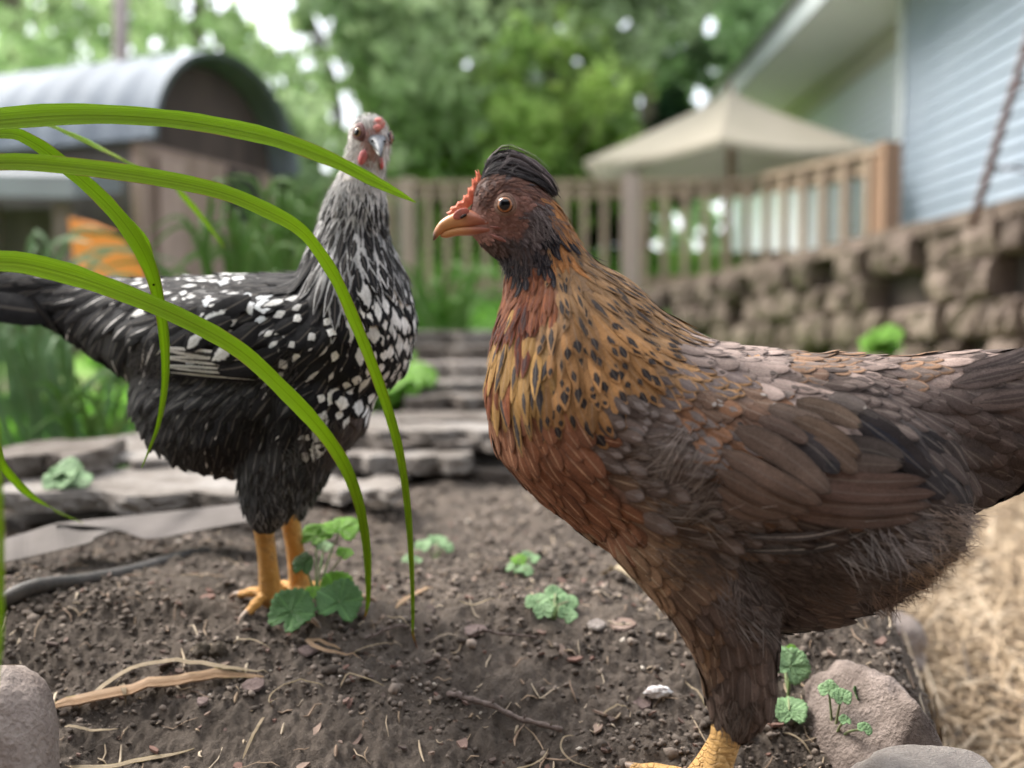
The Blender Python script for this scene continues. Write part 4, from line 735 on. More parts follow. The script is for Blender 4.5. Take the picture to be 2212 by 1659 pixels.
    bf.build('plumage', root, FEATHER_E); nf.build('hackle', root); tf.build('tail', root, FEATHER_E)
    # crest: dark feathers swept back from the forehead
    cf = Feathers(); rg = np.random.default_rng(3); M = 900; s = rg.random(M); wv = rg.normal(size=M) * .0050 * (1 - .3 * s)
    r0 = spline(np.array([(1040, 385), (1062, 372), (1095, 366), (1125, 378)], float), 50)[(s * 49).astype(int)]; h = rg.random(M) ** .7
    top = np.array([(1060, 342), (1098, 327), (1150, 352), (1186, 385), (1203, 418)], float); low = np.array([(1085, 378), (1125, 388), (1155, 396), (1178, 406), (1196, 422)], float)
    NN = 9; P3 = np.zeros((M, NN, 3)); N3 = np.zeros((M, NN, 3))
    for i in range(M):
        arc = low + (top - low) * h[i]; k0 = 0 if s[i] < .35 else 1; L = np.concatenate([[r0[i]], arc[k0:k0 + (4 if rg.random() < .55 else 3)] + rg.normal(size=2) * (3.2 if rg.random() < .93 else 8.0)]); L = spline(L, NN)
        for j in range(NN):
            P3[i, j] = pl.P(L[j][0], L[j][1] + 1.5 * math.sin(j * 2.1 + i), wv[i] * (1 - .6 * j / NN) * (1.35 - 1.0 * h[i])); N3[i, j] = nrmz(pl.n * wv[i] * 160 + np.array([-.2, 0, .75]))
    W_ = np.interp(np.linspace(0, 1, NN), np.linspace(0, 1, 7), Feathers.POINT)[None] * (.00035 + .0006 * rg.random((M, 1))); g = (rg.random((M, 1)) ** 2.5) * .20
    g = g * (.4 + 2.4 * (h[:, None] > .5) * (1 - s[:, None])); c0 = np.array([.014, .012, .014]) + g * np.array([1, .82, .80]); cf.batch(P3, N3, W_, c0, c0 * 1.5, np.array([.5, .5, .15])); cf.build('crest', root)
    # comb: a low pea comb with a toothed edge
    red = simple('comb_red', (.58, .10, .045), (.74, .22, .10), 260, .5, .0005, spec=.4, trans=.15)
    for w0, dx in ((.0016, 0), (-.0016, 2), (0, -3)):
        base = spline(np.array([(968, 462), (985, 452), (1004, 440), (1018, 424), (1030, 402), (1040, 384)], float), 110); tips = []
        for i, (x, y) in enumerate(base): f = i / 109; tooth = abs(((f * 6.3 + w0 * 90) % 1) - .5) * 2; hgt = (6 + 17 * f) * (1 - (1 - tooth) * (.35 + .45 * f)) * (1 if f > .12 else .5); tips.append((x - hgt * .42 + dx, y - hgt * .9))
        V_ = []; n = len(base)
        for ww, th in ((.0008, 0), (-.0008, 0)):
            for (x, y), (tx, ty) in zip(base, tips): V_ += [pl.P(x + 8, y + 8, w0 + ww), pl.P(x * .5 + tx * .5, y * .5 + ty * .5, w0 + ww * .9), pl.P(tx, ty, w0 + ww * .15)]
        Fq = []; o3 = 3 * n
        for i in range(n - 1):
            for j in (0, 1): a = i * 3 + j; Fq += [(a, a + 3, a + 4, a + 1), (o3 + a + 1, o3 + a + 4, o3 + a + 3, o3 + a)]
            Fq.append((i * 3 + 2, i * 3 + 5, o3 + i * 3 + 5, o3 + i * 3 + 2))
        mesh_obj('comb', V_, Fq, red, root)
    # beak
    mb = NT('beak_horn'); P = mb.pos(); x = mb.n('ShaderNodeSeparateXYZ', {0: P}); t0, t1 = pl.P(934, 510)[0], pl.P(1040, 490)[0]
    f = mb.n('ShaderNodeMapRange', {'Value': x.outputs[0], 'From Min': t0, 'From Max': t1}).outputs[0]; f = mb.math('ADD', f, mb.math('MULTIPLY', mb.math('SUBTRACT', mb.noise(160, 4, P), .5), .25))
    col = mb.ramp(f, [(.0, (.07, .035, .022)), (.10, (.50, .21, .08)), (.35, (.55, .27, .10)), (.6, (.55, .26, .11)), (.8, (.40, .15, .08)), (1, (.30, .10, .06))]); BEAK = mb.bsdf(col, .38, mb.bump(mb.noise(400, 3, mb.scale(P, (.3, 1, 1))), .0003), .45)
    Vb, Fb = plane_loft(pl, [(935, 505, 520, .0006), (940, 493, 518, .0018), (952, 477, 507, .0030), (968, 466, 499, .0040), (988, 456, 495, .0050), (1010, 452, 494, .0062), (1035, 460, 494, .0076), (1058, 476, 494, .0088)], 20, .8); up = mesh_obj('upper_beak', Vb, Fb, BEAK, root)
    Vb, Fb = plane_loft(pl, [(952, 504, 512, .0010), (964, 497, 514, .0026), (985, 492, 510, .0042), (1010, 489, 509, .0056), (1035, 488, 510, .0070), (1058, 489, 510, .0082)], 18, .8); mesh_obj('lower_beak', Vb, Fb, BEAK, root)
    cere = simple('cere', (.50, .13, .09), (.33, .12, .09), 200, .5, .0004)
    for sd in (1, -1):
        Vn, Fn = ICO3; q = pl.P(996, 462, sd * .0054); V_ = Vn * [.0046, .0006, .0026]; V_ = V_ @ np.array([[.9, 0, .42], [0, 1, 0], [-.42, 0, .9]]); mesh_obj('cere', V_ + q, Fn, cere, root)
        V_ = Vn * [.0020, .0008, .0008] @ np.array([[.86, 0, .5], [0, 1, 0], [-.5, 0, .86]]); mesh_obj('nostril', V_ + pl.P(1001, 467, sd * .0064), Fn, simple('nostril', (.02, .012, .01)), root)
    # eyes
    d = rayd(1092, 443); h = bvh.ray_cast(Vector(ORG), Vector(d).normalized()); q = np.array(h[0]); nn = nrmz(np.array(h[1]) * .4 + pl.n * .9 + np.array([-.12, 0, .02])); ringm = simple('eye_rim', (.30, .19, .14), (.20, .12, .09), 500, .6, .0004)
    for sd in (1, -1):
        q_, n_ = q.copy(), nn.copy()
        if sd < 0: q_ = q - 2 * ((q - pl.O) @ pl.n) * pl.n; n_ = nn - 2 * (nn @ pl.n) * pl.n
        e = eyeball('eye', q_ + n_ * .0010, n_, .0049, root, (.40, .16, .06)); 
        for R, r, dz in ((.0044, .0006, .0010), (.0054, .00045, .0001)):
            Vt, Ft = torus_on(q_ + n_ * dz, n_, R, r, wob=.04); mesh_obj('eyelid', Vt, Ft, ringm, e)
    # red wattle skin below the beak corner
    wat = simple('wattle_skin', (.32, .11, .085), (.20, .09, .07), 240, .55, .0006)
    for sd in (1, -1):
        for (x0, y0, x1, y1, r) in ((1050, 492, 1072, 499, .0011), (1046, 506, 1092, 527, .0015)):
            a = bvh.find_nearest(Vector(pl.P(x0, y0, sd * .0125)))[0]; b = bvh.find_nearest(Vector(pl.P(x1, y1, sd * .0155)))[0]; Vt, Ft = tube(spline(np.array([a, (np.array(a) + np.array(b)) / 2 + pl.n * sd * .0006, b]), 12), r * np.sin(np.linspace(.35, 2.9, 12)), 10, flat=.6); mesh_obj('wattle', Vt, Ft, wat, root)
    # legs
    lm = leg_mat('yellow_shank', (.62, .34, .10), (.72, .45, .18)); gz = lambda x, y: float(G(x, y))
    for sd, hx, hy, ax, ay in ((1, 1576, 1560, 1492, 1775), (-1, 1590, 1540, 1505, 1722)):
        hock = pl.P(hx, hy, sd * .027); an = pl.P(ax, ay, sd * .027); an[2] = gz(an[0], an[1]) + .0085
        def tp(dx, dy): q = an + [dx, dy, 0]; q[2] = gz(q[0], q[1]) + .004; return q
        toes = [(tp(-.045, -.006), 0), (tp(-.034, -.026), 0), (tp(-.032, .022), 0)]; leg_mesh('leg', root, hock, an, .0080, toes, lm, CLAW, (tp(.020, .003), 0))
    settle(root); tag(root, 'brown hen with gold speckled neck and dark crest, in side view', 'hen'); return bvh
brown_hen()

# ================================================================== the black and white hen
def black_hen():
    yaw = -.28; pl = Plane(640, .70, yaw); root = empty('hen', pl.P(600, 1250))
    hd = dict(); chains = [
        [(797, 296, 45, .9), (797, 318, 47, .9), (791, 350, 45, .88), (779, 395, 52, .85), (770, 455, 70, .84), (758, 530, 86, .84), (758, 600, 112, .86), (758, 680, 142, .92), (744, 728, 152, .98), (690, 745, 155, 1.0), (620, 745, 158, 1.05), (520, 740, 152, 1.1), (440, 735, 145, 1.05), (360, 720, 128, .9), (290, 705, 112, .7), (210, 680, 90, .5), (120, 648, 66, .34), (20, 628, 46, .25), (-60, 615, 34, .2)],
        [(640, 820, 150, 1.0), (560, 870, 155, 1.05), (480, 885, 150, 1.0), (420, 860, 140, .9), (385, 850, 110, .8)],
        [(330, 760, 90, .6), (250, 730, 70, .45), (170, 700, 50, .3)],
        [(680, 860, 130, .9, .010), (620, 950, 110, .65, .018), (592, 1020, 84, .62, .022), (580, 1070, 66, .66, .022), (572, 1115, 36, .8, .021)],
        [(690, 860, 120, .9, -.012), (660, 950, 90, .65, -.022), (642, 1020, 66, .62, -.024), (632, 1060, 52, .66, -.024), (626, 1100, 34, .8, -.023)]]
    V, Fc, Q, bvh = body_mesh(pl, chains, .0024, 6)
    K, K2, Wt, Wg = (.0065, .006, .0075), (.011, .0105, .012), (.74, .73, .71), (.50, .49, .47)
    st = {'head': dict(A=(.66, .62, .58), B=(.25, .23, .22), mark=(.6, .3, .3), alt=.6), 'head2': dict(A=(.5, .48, .46), B=(.12, .115, .115), mark=(.55, .4, .5), alt=.3), 'face': dict(A=(.46, .27, .24), B=(.5, .4, .36), mark=(.5, .4, .3)),
          'hack': dict(A=(.52, .51, .50), B=K, mark=(.60, .60, .86), point=.7), 'hackd': dict(A=(.34, .335, .33), B=K, mark=(.58, .60, .84), point=.6, alt=.0), 'hackb': dict(A=K, B=K2, mark=(.5, .5, .5), point=.4),
          'lace': dict(A=K, B=Wt, mark=(.36, .46, .66), point=.0), 'lace2': dict(A=K, B=Wt, mark=(.48, .40, .55), point=.1, alt=.1), 'dia': dict(A=K, B=Wt, mark=(.68, .30, .64), point=.1, alt=.12), 'diaS': dict(A=K, B=Wt, mark=(.72, .26, .42), point=.1, alt=.3), 'diaL': dict(A=K, B=(.70, .72, .74), mark=(.64, .36, .76), alt=.08), 'sliv': dict(A=K2, B=(.62, .61, .6), mark=(.7, .28, .28), point=.2, alt=.35),
          'blk': dict(A=K, B=(.4, .39, .38), mark=(.8, .12, .15), alt=.85), 'tl': dict(A=K2, B=(.6, .58, .56), mark=(.62, .34, .16), point=.3, alt=.5), 'fl': dict(A=(.014, .0135, .0145), B=(.05, .05, .05), mark=(.6, .3, .3), fluff=1.0), 'fls': dict(A=K2, B=(.55, .54, .5), mark=(.75, .22, .16), fluff=.4, alt=.7), 'th': dict(A=(.026, .025, .025), B=(.12, .12, .12), mark=(.7, .3, .12), fluff=.8), 'brn': dict(A=(.055, .042, .04), B=(.07, .055, .05), mark=(.5, .3, .3), fluff=.3)}
    ch = [(797, 262, .1, -1, 9, 5, 'head'), (775, 280, -.4, .2, 8, 5, 'head'), (835, 290, .3, .4, 8, 5, 'head'), (765, 320, -.3, .8, 11, 6, 'head'), (758, 340, -.3, .8, 11, 6, 'head'), (768, 305, -.3, .8, 9, 5, 'head'), (800, 330, 0, 1, 9, 5, 'face'), (795, 300, -.3, .7, 7, 4, 'face'), (806, 284, -.2, .3, 7, 4, 'face'), (790, 262, -.3, .2, 10, 5, 'head2'), (835, 300, .3, .7, 7, 4, 'face'), (838, 330, .2, 1, 10, 6, 'head'), (760, 360, -.2, 1, 17, 7, 'head'), (800, 375, 0, 1, 16, 7, 'head'), (830, 370, .1, 1, 15, 7, 'head'),
          (735, 390, -.2, 1, 26, 8, 'head2'), (775, 395, -.05, 1, 26, 8, 'head2'), (815, 400, .1, 1, 26, 8, 'head2'), (715, 440, -.3, .95, 49, 14, 'hack'), (755, 440, -.12, 1, 49, 14, 'hack'), (795, 440, .05, 1, 49, 14, 'hack'), (835, 440, .2, 1, 49, 14, 'hack'),
          (695, 500, -.35, .93, 62, 18, 'hack'), (740, 510, -.12, 1, 65, 18, 'hackd'), (790, 510, .05, 1, 65, 20, 'hack'), (840, 510, .2, 1, 62, 20, 'hack'), (660, 570, -.4, .9, 73, 22, 'hackb'), (710, 580, -.15, 1, 73, 22, 'hackd'), (765, 580, .05, 1, 70, 24, 'hackd'), (810, 570, .1, 1, 68, 25, 'hack'), (855, 575, .2, 1, 65, 25, 'hackd'), (640, 610, -.6, .8, 68, 31, 'hackb'), (690, 640, -.2, .95, 70, 28, 'hackb'), (745, 640, 0, 1, 68, 28, 'hackd'),
          (800, 630, .1, 1, 46, 30, 'lace'), (850, 630, .2, 1, 44, 30, 'lace'), (885, 650, .2, 1, 42, 28, 'lace'), (790, 680, 0, 1, 46, 34, 'lace'), (835, 690, .1, 1, 46, 32, 'lace'), (875, 700, .1, 1, 44, 30, 'lace'), (755, 700, -.15, 1, 44, 28, 'blk'), (800, 740, -.1, 1, 46, 34, 'lace2'), (850, 745, -.05, 1, 44, 32, 'lace2'), (885, 750, -.2, 1, 42, 30, 'lace2'),
          (770, 760, -.3, .95, 44, 32, 'blk'), (790, 795, -.4, .9, 46, 39, 'dia'), (830, 800, -.35, .9, 46, 37, 'lace2'), (870, 800, -.4, .9, 42, 32, 'lace2'), (770, 840, -.5, .85, 51, 49, 'diaL'), (820, 850, -.5, .85, 46, 37, 'dia'), (730, 830, -.6, .8, 48, 41, 'dia'), (720, 880, -.6, .8, 53, 49, 'diaL'), (780, 900, -.5, .85, 44, 30, 'brn'), (740, 940, -.3, .95, 46, 30, 'brn'), (680, 860, -.8, .6, 46, 34, 'blk'), (690, 920, -.5, .85, 55, 46, 'diaL'), (640, 900, -.6, .8, 50, 34, 'fls'),
          (700, 700, -.7, .7, 44, 37, 'dia'), (660, 650, -.8, .5, 44, 34, 'dia'), (700, 760, -.75, .65, 42, 32, 'sliv'), (640, 700, -.8, .55, 44, 34, 'diaS'), (600, 615, -.95, .25, 44, 32, 'blk'), (580, 640, -.9, .35, 51, 49, 'diaL'), (620, 660, -.85, .5, 48, 46, 'diaL'), (540, 600, -1, .12, 44, 32, 'dia'), (520, 640, -.95, .3, 42, 30, 'sliv'), (470, 600, -1, .12, 44, 32, 'diaS'), (430, 620, -1, .15, 44, 32, 'diaS'), (380, 600, -1, .12, 46, 32, 'diaS'), (540, 690, -.85, .5, 46, 37, 'diaS'), (490, 690, -.85, .5, 51, 46, 'diaL'), (590, 720, -.8, .6, 42, 28, 'sliv'), (560, 750, -.8, .6, 44, 28, 'sliv'), (640, 760, -.8, .6, 44, 34, 'dia'), (500, 760, -.8, .55, 55, 49, 'diaL'), (440, 740, -.85, .5, 57, 51, 'diaL'), (440, 680, -.9, .4, 52, 37, 'diaS'), (600, 790, -.7, .65, 44, 32, 'sliv'), (660, 800, -.7, .7, 44, 30, 'blk'),
          (340, 640, -.95, .25, 63, 34, 'dia'), (370, 680, -.9, .4, 60, 32, 'blk'), (310, 680, -.85, .5, 80, 36, 'tl'), (250, 660, -.9, .4, 84, 34, 'tl'), (200, 640, -.95, .25, 90, 32, 'tl'), (140, 630, -1, .1, 100, 32, 'blk'), (60, 610, -1, .0, 110, 30, 'blk'), (300, 760, -.5, .85, 90, 40, 'tl'), (330, 800, -.4, .9, 84, 38, 'blk'), (250, 750, -.6, .8, 90, 40, 'tl'), (200, 710, -.8, .55, 90, 36, 'tl'), (120, 680, -.85, .5, 90, 32, 'blk'),
          (400, 830, -.7, .6, 50, 26, 'fl'), (330, 860, -.7, .6, 50, 26, 'fl'), (470, 840, -.6, .6, 50, 26, 'fl'), (560, 840, -.6, .7, 50, 28, 'fl'), (450, 920, -.4, .9, 50, 30, 'fls'), (530, 930, -.3, .95, 50, 30, 'fls'), (600, 860, -.5, .85, 48, 30, 'fl'), (380, 930, -.5, .85, 50, 26, 'fl'), (430, 990, -.3, .95, 46, 28, 'fls'), (600, 970, -.15, 1, 46, 26, 'th'), (560, 1040, 0, 1, 40, 24, 'th'), (620, 1050, .05, 1, 40, 24, 'th'), (660, 1000, .0, 1, 42, 24, 'th'), (580, 1110, .05, 1, 34, 18, 'th')]
    w = chart_weights(ch, pl.look(V)); SA = np.array([st[c_[6]]['A'] for c_ in ch]); SA[[i for i, c_ in enumerate(ch) if c_[6] in ('hack', 'hackd')]] = (.12, .12, .12); mesh_obj('body', V, Fc, SKIN, root, attrs={'colA': (w @ SA) * .85})
    def cut(px, P):
        return ~(((px - [777, 287]) ** 2 / [12 ** 2, 17 ** 2]).sum(1) < 1) & ~(((px - [818, 300]) ** 2 / [17 ** 2, 20 ** 2]).sum(1) < 1)
    def sel(px, P):
        x, y = px[:, 0], px[:, 1]; g = np.zeros(len(px), int); g[(y < 400) | ((y < 640) & (x > 650))] = 1; g[(x < 330) & (y < 830)] = 2; return g
    bf, nf, tf = plumage(pl, V, Q, bvh, ch, st, sel, 41, 42000, names='bnt', space=.52, cut=cut)
    fl = [(420, 840, 90, -.7, .5, (.035, .035, .035)), (340, 880, 90, -.8, .6, (.05, .048, .048)), (500, 830, 80, -.6, .5, (.035, .034, .034)), (560, 900, 90, -.3, .9, (.022, .022, .022)), (620, 1010, 70, 0, 1, (.09, .09, .088)), (570, 1060, 60, 0, 1, (.10, .10, .10)), (590, 1110, 45, .1, 1, (.30, .29, .28)), (640, 1060, 50, 0, 1, (.14, .14, .14)), (700, 960, 70, -.2, 1, (.07, .06, .058)), (380, 960, 80, -.5, .8, (.06, .058, .056)), (600, 790, 50, -.6, .7, (.06, .055, .055)), (765, 330, 30, -.3, .9, (.66, .64, .6)), (800, 370, 40, 0, 1, (.6, .58, .55)), (800, 265, 30, .1, -.8, (.7, .68, .64)), (838, 320, 30, .3, .9, (.7, .68, .65)), (720, 420, 40, -.3, .9, (.4, .4, .39)), (330, 800, 60, -.7, .6, (.07, .065, .065))]
    fluff(pl, V, Q, bvh, bf, fl, 26000, 9, 22, wd=.00018)
    for sd in (1, -1):
        wf = Feathers()
        for ln, wd, A, B, mk, lf in [([(560, 822), (450, 812), (345, 802)], 13, K, (.6, .59, .54), (.6, .6, .35), .004), ([(580, 800), (470, 800), (350, 790)], 14, (.55, .54, .5), K, (.5, .6, .3), .0055), ([(570, 785), (480, 782), (352, 772)], 16, (.62, .6, .56), K, (.4, .5, .5), .006), ([(560, 770), (470, 768), (345, 752)], 20, (.60, .58, .55), K, (.35, .55, .6), .0066), ([(600, 760), (530, 790), (470, 800)], 44, K, K2, (.5, .5, .5), .0072), ([(560, 700), (500, 750), (455, 780)], 50, K, (.72, .72, .72), (.72, .25, .62), .0078), ([(500, 690), (440, 720), (400, 755)], 46, K, (.72, .72, .72), (.74, .22, .62), .008), ([(540, 640), (470, 680), (430, 712)], 46, K, (.74, .75, .76), (.68, .3, .66), .0076)]:
            big_feather(pl, bvh, wf, ln, wd, A, B, mk, lf * .7, 0, side=sd)
        wf.build('wing', root)
    for k in range(8):
        a = (k - 3.5) / 3.5; P0 = pl.P(120, 650 + 4 * k, .005 * a); P1 = pl.P(-190 + 14 * k, 572 + 11 * k, .02 * (1 if k % 2 else -1) * abs(a)); pts = spline(np.array([P0, P0 * .5 + P1 * .5, P1]), 10); pr = np.interp(np.linspace(0, 1, 10), np.linspace(0, 1, 7), Feathers.ROUND) * .012
        tf.batch(pts[None], nrmz(np.repeat((pl.n * (1 if k % 2 else -1) + np.array([0, 0, .3]))[None], 10, 0))[None], pr[None], np.array(K), np.array(K2), np.array((.5, .3, .1)))
    bf.build('plumage', root); nf.build('hackle', root); tf.build('tail', root)
    # face, turned to the viewer
    sc = .66 / F; R_, U_ = np.array([1, 0, 0.]), np.array([0, 0, 1.])
    def surf(px, py, out=0.0):
        d = rayd(px, py); h = bvh.ray_cast(Vector(ORG), Vector(d).normalized())
        q = np.array(h[0]) if h[0] is not None else pl.P(px, py); return q - nrmz(d) * out
    HORN = horn('grey_horn', (.10, .11, .125), (.22, .23, .24), 160, .5, .3)
    b0, tip = surf(813, 300, -.004), surf(812, 310) + np.array([.0060, -.0195, -.0105]); 
    ax = nrmz(tip - b0); side = nrmz(np.cross(ax, U_)); upv = np.cross(side, ax)
    secs = []
    for f, hh, ww, dz in ((0, 24, 22, 0), (.25, 23, 19, 1), (.5, 19, 14, 2), (.75, 13, 9, 1), (.92, 8, 5, -2), (1.0, 2, 1.5, -7)): secs.append((b0 + (tip - b0) * f + upv * dz * sc, upv * hh * sc * .5, side * ww * (2.0 - .9 * f) * sc * .5))
    Vb, Fb = loft(secs, 18, .8); mesh_obj('upper_beak', Vb, Fb, HORN, root)
    secs = [(b0 + (tip - b0) * f * .86 - upv * (12 - 2 * f) * sc, upv * hh * sc * .5, side * ww * sc * .5) for f, hh, ww in ((0, 12, 23), (.4, 10, 17), (.75, 7, 10), (1, 2, 2))]; Vb, Fb = loft(secs, 16, .8); mesh_obj('lower_beak', Vb, Fb, horn('pale_horn', (.42, .40, .34), (.3, .3, .28), 160, .35), root)
    nm = simple('nostril_dark', (.03, .025, .025)); Vn, Fn = ICO2
    for sdd in (-1, 1): mesh_obj('nostril', Vn * [.0010, .0014, .0008] + b0 + (tip - b0) * .42 + side * sdd * .0042 + upv * .0028, Fn, nm, root)
    rd = simple('comb_pink', (.70, .17, .14), (.62, .30, .25), 330, .5, .0012, spec=.4); V3, F3 = ICO3
    for (x, y, sx, sy) in ((818, 267, 13, 13), (815, 277, 9, 8)):
        q = surf(x, y, .001); v = V3 * [sx * sc, .0011, sy * sc] * (1 + .22 * fbm(V3[:, 0] * 4 + x, V3[:, 1] * 4, V3[:, 2] * 4, 3))[:, None]; mesh_obj('comb', v + q, F3, rd, root)
    wm = simple('wattle_red', (.62, .10, .11), (.48, .16, .15), 260, .45, .0008, spec=.45)
    for x, y, sx, sy, rx in ((783, 340, 9, 17, .2), (824, 352, 5, 14, -.1)):
        q = surf(x, y, .0015); v = V3 * [sx * sc, .0022, sy * sc] * (1 + .12 * fbm(V3[:, 0] * 3 + x, V3[:, 1] * 3, V3[:, 2] * 3, 3))[:, None]; v[:, 0] += v[:, 2] * rx; mesh_obj('wattle', v + q, F3, wm, root)
    fm = simple('face_skin', (.12, .06, .06), (.24, .12, .11), 260, .6, .0006)
    for sd in (-1, 1):
        if sd < 0: q = surf(776, 287); n_ = nrmz(np.array([-.55, -.85, .02]))
        else: q = surf(776, 287); m_ = np.array(surf(806, 287)); q = m_ + np.array([.0125, .0100, 0]); n_ = nrmz(np.array([1, .05, .02])); h = bvh.find_nearest(Vector(q + n_ * .01)); q = np.array(h[0])
        e = eyeball('eye', q + n_ * .0012, n_, .0041, root, (.38, .22, .11), .6); Vt, Ft = torus_on(q + n_ * .0012, n_, .0040, .0009, wob=.05); mesh_obj('eyelid', Vt, Ft, fm, e)
        if sd > 0: continue
        t = nrmz(np.cross(n_, U_)); v = V3 @ np.stack([t * .0052, n_ * .0012, U_ * .0072]) * (1 + .08 * fbm(V3[:, 0] * 3, V3[:, 1] * 3, V3[:, 2] * 3, 2))[:, None]; mesh_obj('face_patch', v + q - n_ * .0003, F3, fm, root)
    lm = leg_mat('orange_shank', (.60, .28, .055), (.68, .37, .10)); gz = lambda x, y: float(G(x, y))
    for (hx, hy, ax_, ay_, w, toes) in ((566, 1115, 585, 1283, .016, [(668, 1348), (538, 1322), (648, 1308)]), (622, 1095, 650, 1262, -.018, [(782, 1286), (640, 1300), (715, 1268)])):
        hock = pl.P(hx, hy, w); g = ground_at(ax_, ay_ + 16, .5, 1.0); an = g + [0, 0, .0085]
        def tg(x, y): q = ground_at(x, y, .5, 1.1); return q + [0, 0, .004]
        def tp(dx, dy): q = an + [dx, dy, 0]; q[2] = gz(q[0], q[1]) + .004; return q
        leg_mesh('leg', root, hock, an, .0075, [(tg(*t_), 0) for t_ in toes], lm, CLAW, (tp(-.024, .012), 0))
    settle(root); tag(root, 'black hen laced with white, striped grey neck, facing the viewer', 'hen')
black_hen()
# ------------------------------------------------------------------ hanging green blades: one clump, each blade a part
def green_blades():
    root = empty('grass_plant', at(-420, 1000, .60)); BL = blade_mat('green_blade', (.30, .46, .025), (.42, .59, .05), .5, tip=True); BL0 = blade_mat('green_blade_b', (.28, .44, .025), (.40, .57, .05), .5)
    def blade(pts, Y0, Y1, label=None, tip=False, ground=False, n=64, fold=.34, twist=0.0, base=True):
        a = np.array(pts, float)
        if base: x0, y0, w0 = a[0]; a = np.concatenate([[[x0 - 560, max(y0 + 900, 1300), w0 * .8], [x0 - 430, y0 + 260, w0], [x0 - 180, y0 + 22, w0]], a])
        s = spline(a, n); f = np.linspace(0, 1, n)
        if ground: g = ground_at(a[-1][0], a[-1][1], .4, 1.2)[1]; Y1 = g
        Y = Y0 + (Y1 - Y0) * f ** 1.6; P = np.array([at(x, y, yy) for (x, y, _), yy in zip(s, Y)]); wid = np.maximum(s[:, 2], 1.2) * Y / F / 2 * (1 + .05 * vnoise(np.arange(n) * .45, a[1][0]) + .03 * vnoise(np.arange(n) * 1.7, a[1][1]))
        up = np.array([0, -1, .22]); V, Fc, uv = ribbon_mesh(P, wid, up, fold, .0004); o = mesh_obj('leaf', V, Fc, BL if tip else BL0, root, uv=uv)
        if label: o['label'] = label
    blade([(0, 260, 52), (180, 249, 46), (350, 257, 40), (480, 276, 38), (600, 303, 38), (720, 348, 30), (800, 388, 26), (860, 418, 15), (898, 437, 2)], .54, .60)
    blade([(0, 352, 38), (150, 360, 38), (330, 384, 37), (480, 416, 35), (590, 462, 31), (650, 498, 27), (690, 545, 26), (730, 610, 26), (765, 690, 25), (805, 790, 24), (840, 890, 22), (866, 990, 18), (881, 1100, 15), (889, 1220, 11), (892, 1320, 8), (892, 1368, 5), (902, 1402, 2)], .53, .62, tip=True, ground=True, n=90)
    blade([(0, 566, 48), (120, 585, 46), (250, 627, 40), (400, 690, 37), (520, 758, 35), (620, 850, 34), (690, 925, 32), (742, 1000, 28), (775, 1085, 23), (792, 1180, 18), (796, 1270, 12), (793, 1315, 7), (785, 1340, 2)], .52, .64, tip=True, ground=True, n=80)
    blade([(0, 288, 26), (70, 306, 28), (150, 366, 31), (230, 438, 33), (290, 512, 34), (327, 585, 30), (346, 660, 25), (357, 745, 21), (357, 830, 16), (343, 915, 10), (322, 972, 5), (306, 1010, 1.5)], .55, .64)
    blade([(60, 262, 14), (150, 292, 20), (230, 330, 24), (300, 364, 20), (360, 392, 14), (420, 450, 11), (485, 535, 3)], .57, .95)
    blade([(190, 392, 8), (240, 440, 12), (285, 485, 14), (318, 520, 8), (332, 560, 2)], .58, .62, base=False)
    blade([(-40, 930, 22), (10, 1008, 23), (60, 1062, 22), (105, 1093, 16), (140, 1112, 9), (178, 1130, 1.5)], .60, .80)
    blade([(-12, 1500, 10), (1, 1380, 13), (3, 1250, 14), (2, 1100, 13), (-8, 900, 8)], .36, .36, base=False)
    settle(root); tag(root, 'plant with long arching bright green strap leaves reaching in from the left', 'grass plant')
green_blades()
# ------------------------------------------------------------------ tall blurred grass tufts behind
TUFT = blade_mat('tuft_green', (.10, .22, .04), (.17, .32, .07), .4); TUFT2 = blade_mat('tuft_grey', (.16, .28, .12), (.24, .38, .18), .4)
def tuft(label, px, pyb, Y, n, H, spread, seed, mat, wid=.004, lean=0):
    r = np.random.default_rng(seed); b = at(px, pyb, Y); b[2] = float(G0(b[0], b[1])) - .01; root = b.copy(); fs = MB(); UV = []
    for i in range(n):
        a = r.random() * 6.28; s = spread * (.3 + r.random()); h = H * (.6 + .5 * r.random()); q0 = b + [r.normal() * .03, r.normal() * .03, 0]; d = np.array([math.cos(a), math.sin(a) * .5, 0]) * s + [lean, 0, 0]
        P = spline(np.array([q0, q0 + d * .25 + [0, 0, h * .55], q0 + d * .7 + [0, 0, h], q0 + d * 1.35 + [0, 0, h * (.75 + .3 * r.random())]]), 14); w = wid * np.sin(np.linspace(.5, 3.1, 14)); V, Fc, uv = ribbon_mesh(P, w, (0, -.9, .4), .2); fs.add(V, Fc); UV.append(uv)
    o = mesh_obj('grass_tuft', np.concatenate(fs.V) - root, fs.F, mat, uv=np.concatenate(UV)); o.location = root; return tag(o, label, 'grass tuft')
tuft('tall blurred grass tuft in front of the arched hut', 520, 800, 1.75, 34, .42, .16, 3, TUFT, .0055)
tuft('dense tall green grass between the hut and the black hen neck', 610, 800, 2.3, 46, .48, .16, 4, TUFT, .007)
tuft('pale blurred grass tuft below the orange panel at left', 120, 900, 1.5, 22, .24, .16, 5, TUFT2, .006, -.05)
tuft('greyish tuft leaning right at the left edge', 30, 850, 1.9, 22, .36, .18, 6, TUFT2, .007, .05)
tuft('short green tuft under the black hen tail', 225, 880, 1.4, 16, .14, .09, 7, TUFT, .005, .04)
tuft('grass tuft right of the black hen, under the fence', 960, 700, 3.6, 40, .34, .25, 8, TUFT, .009)
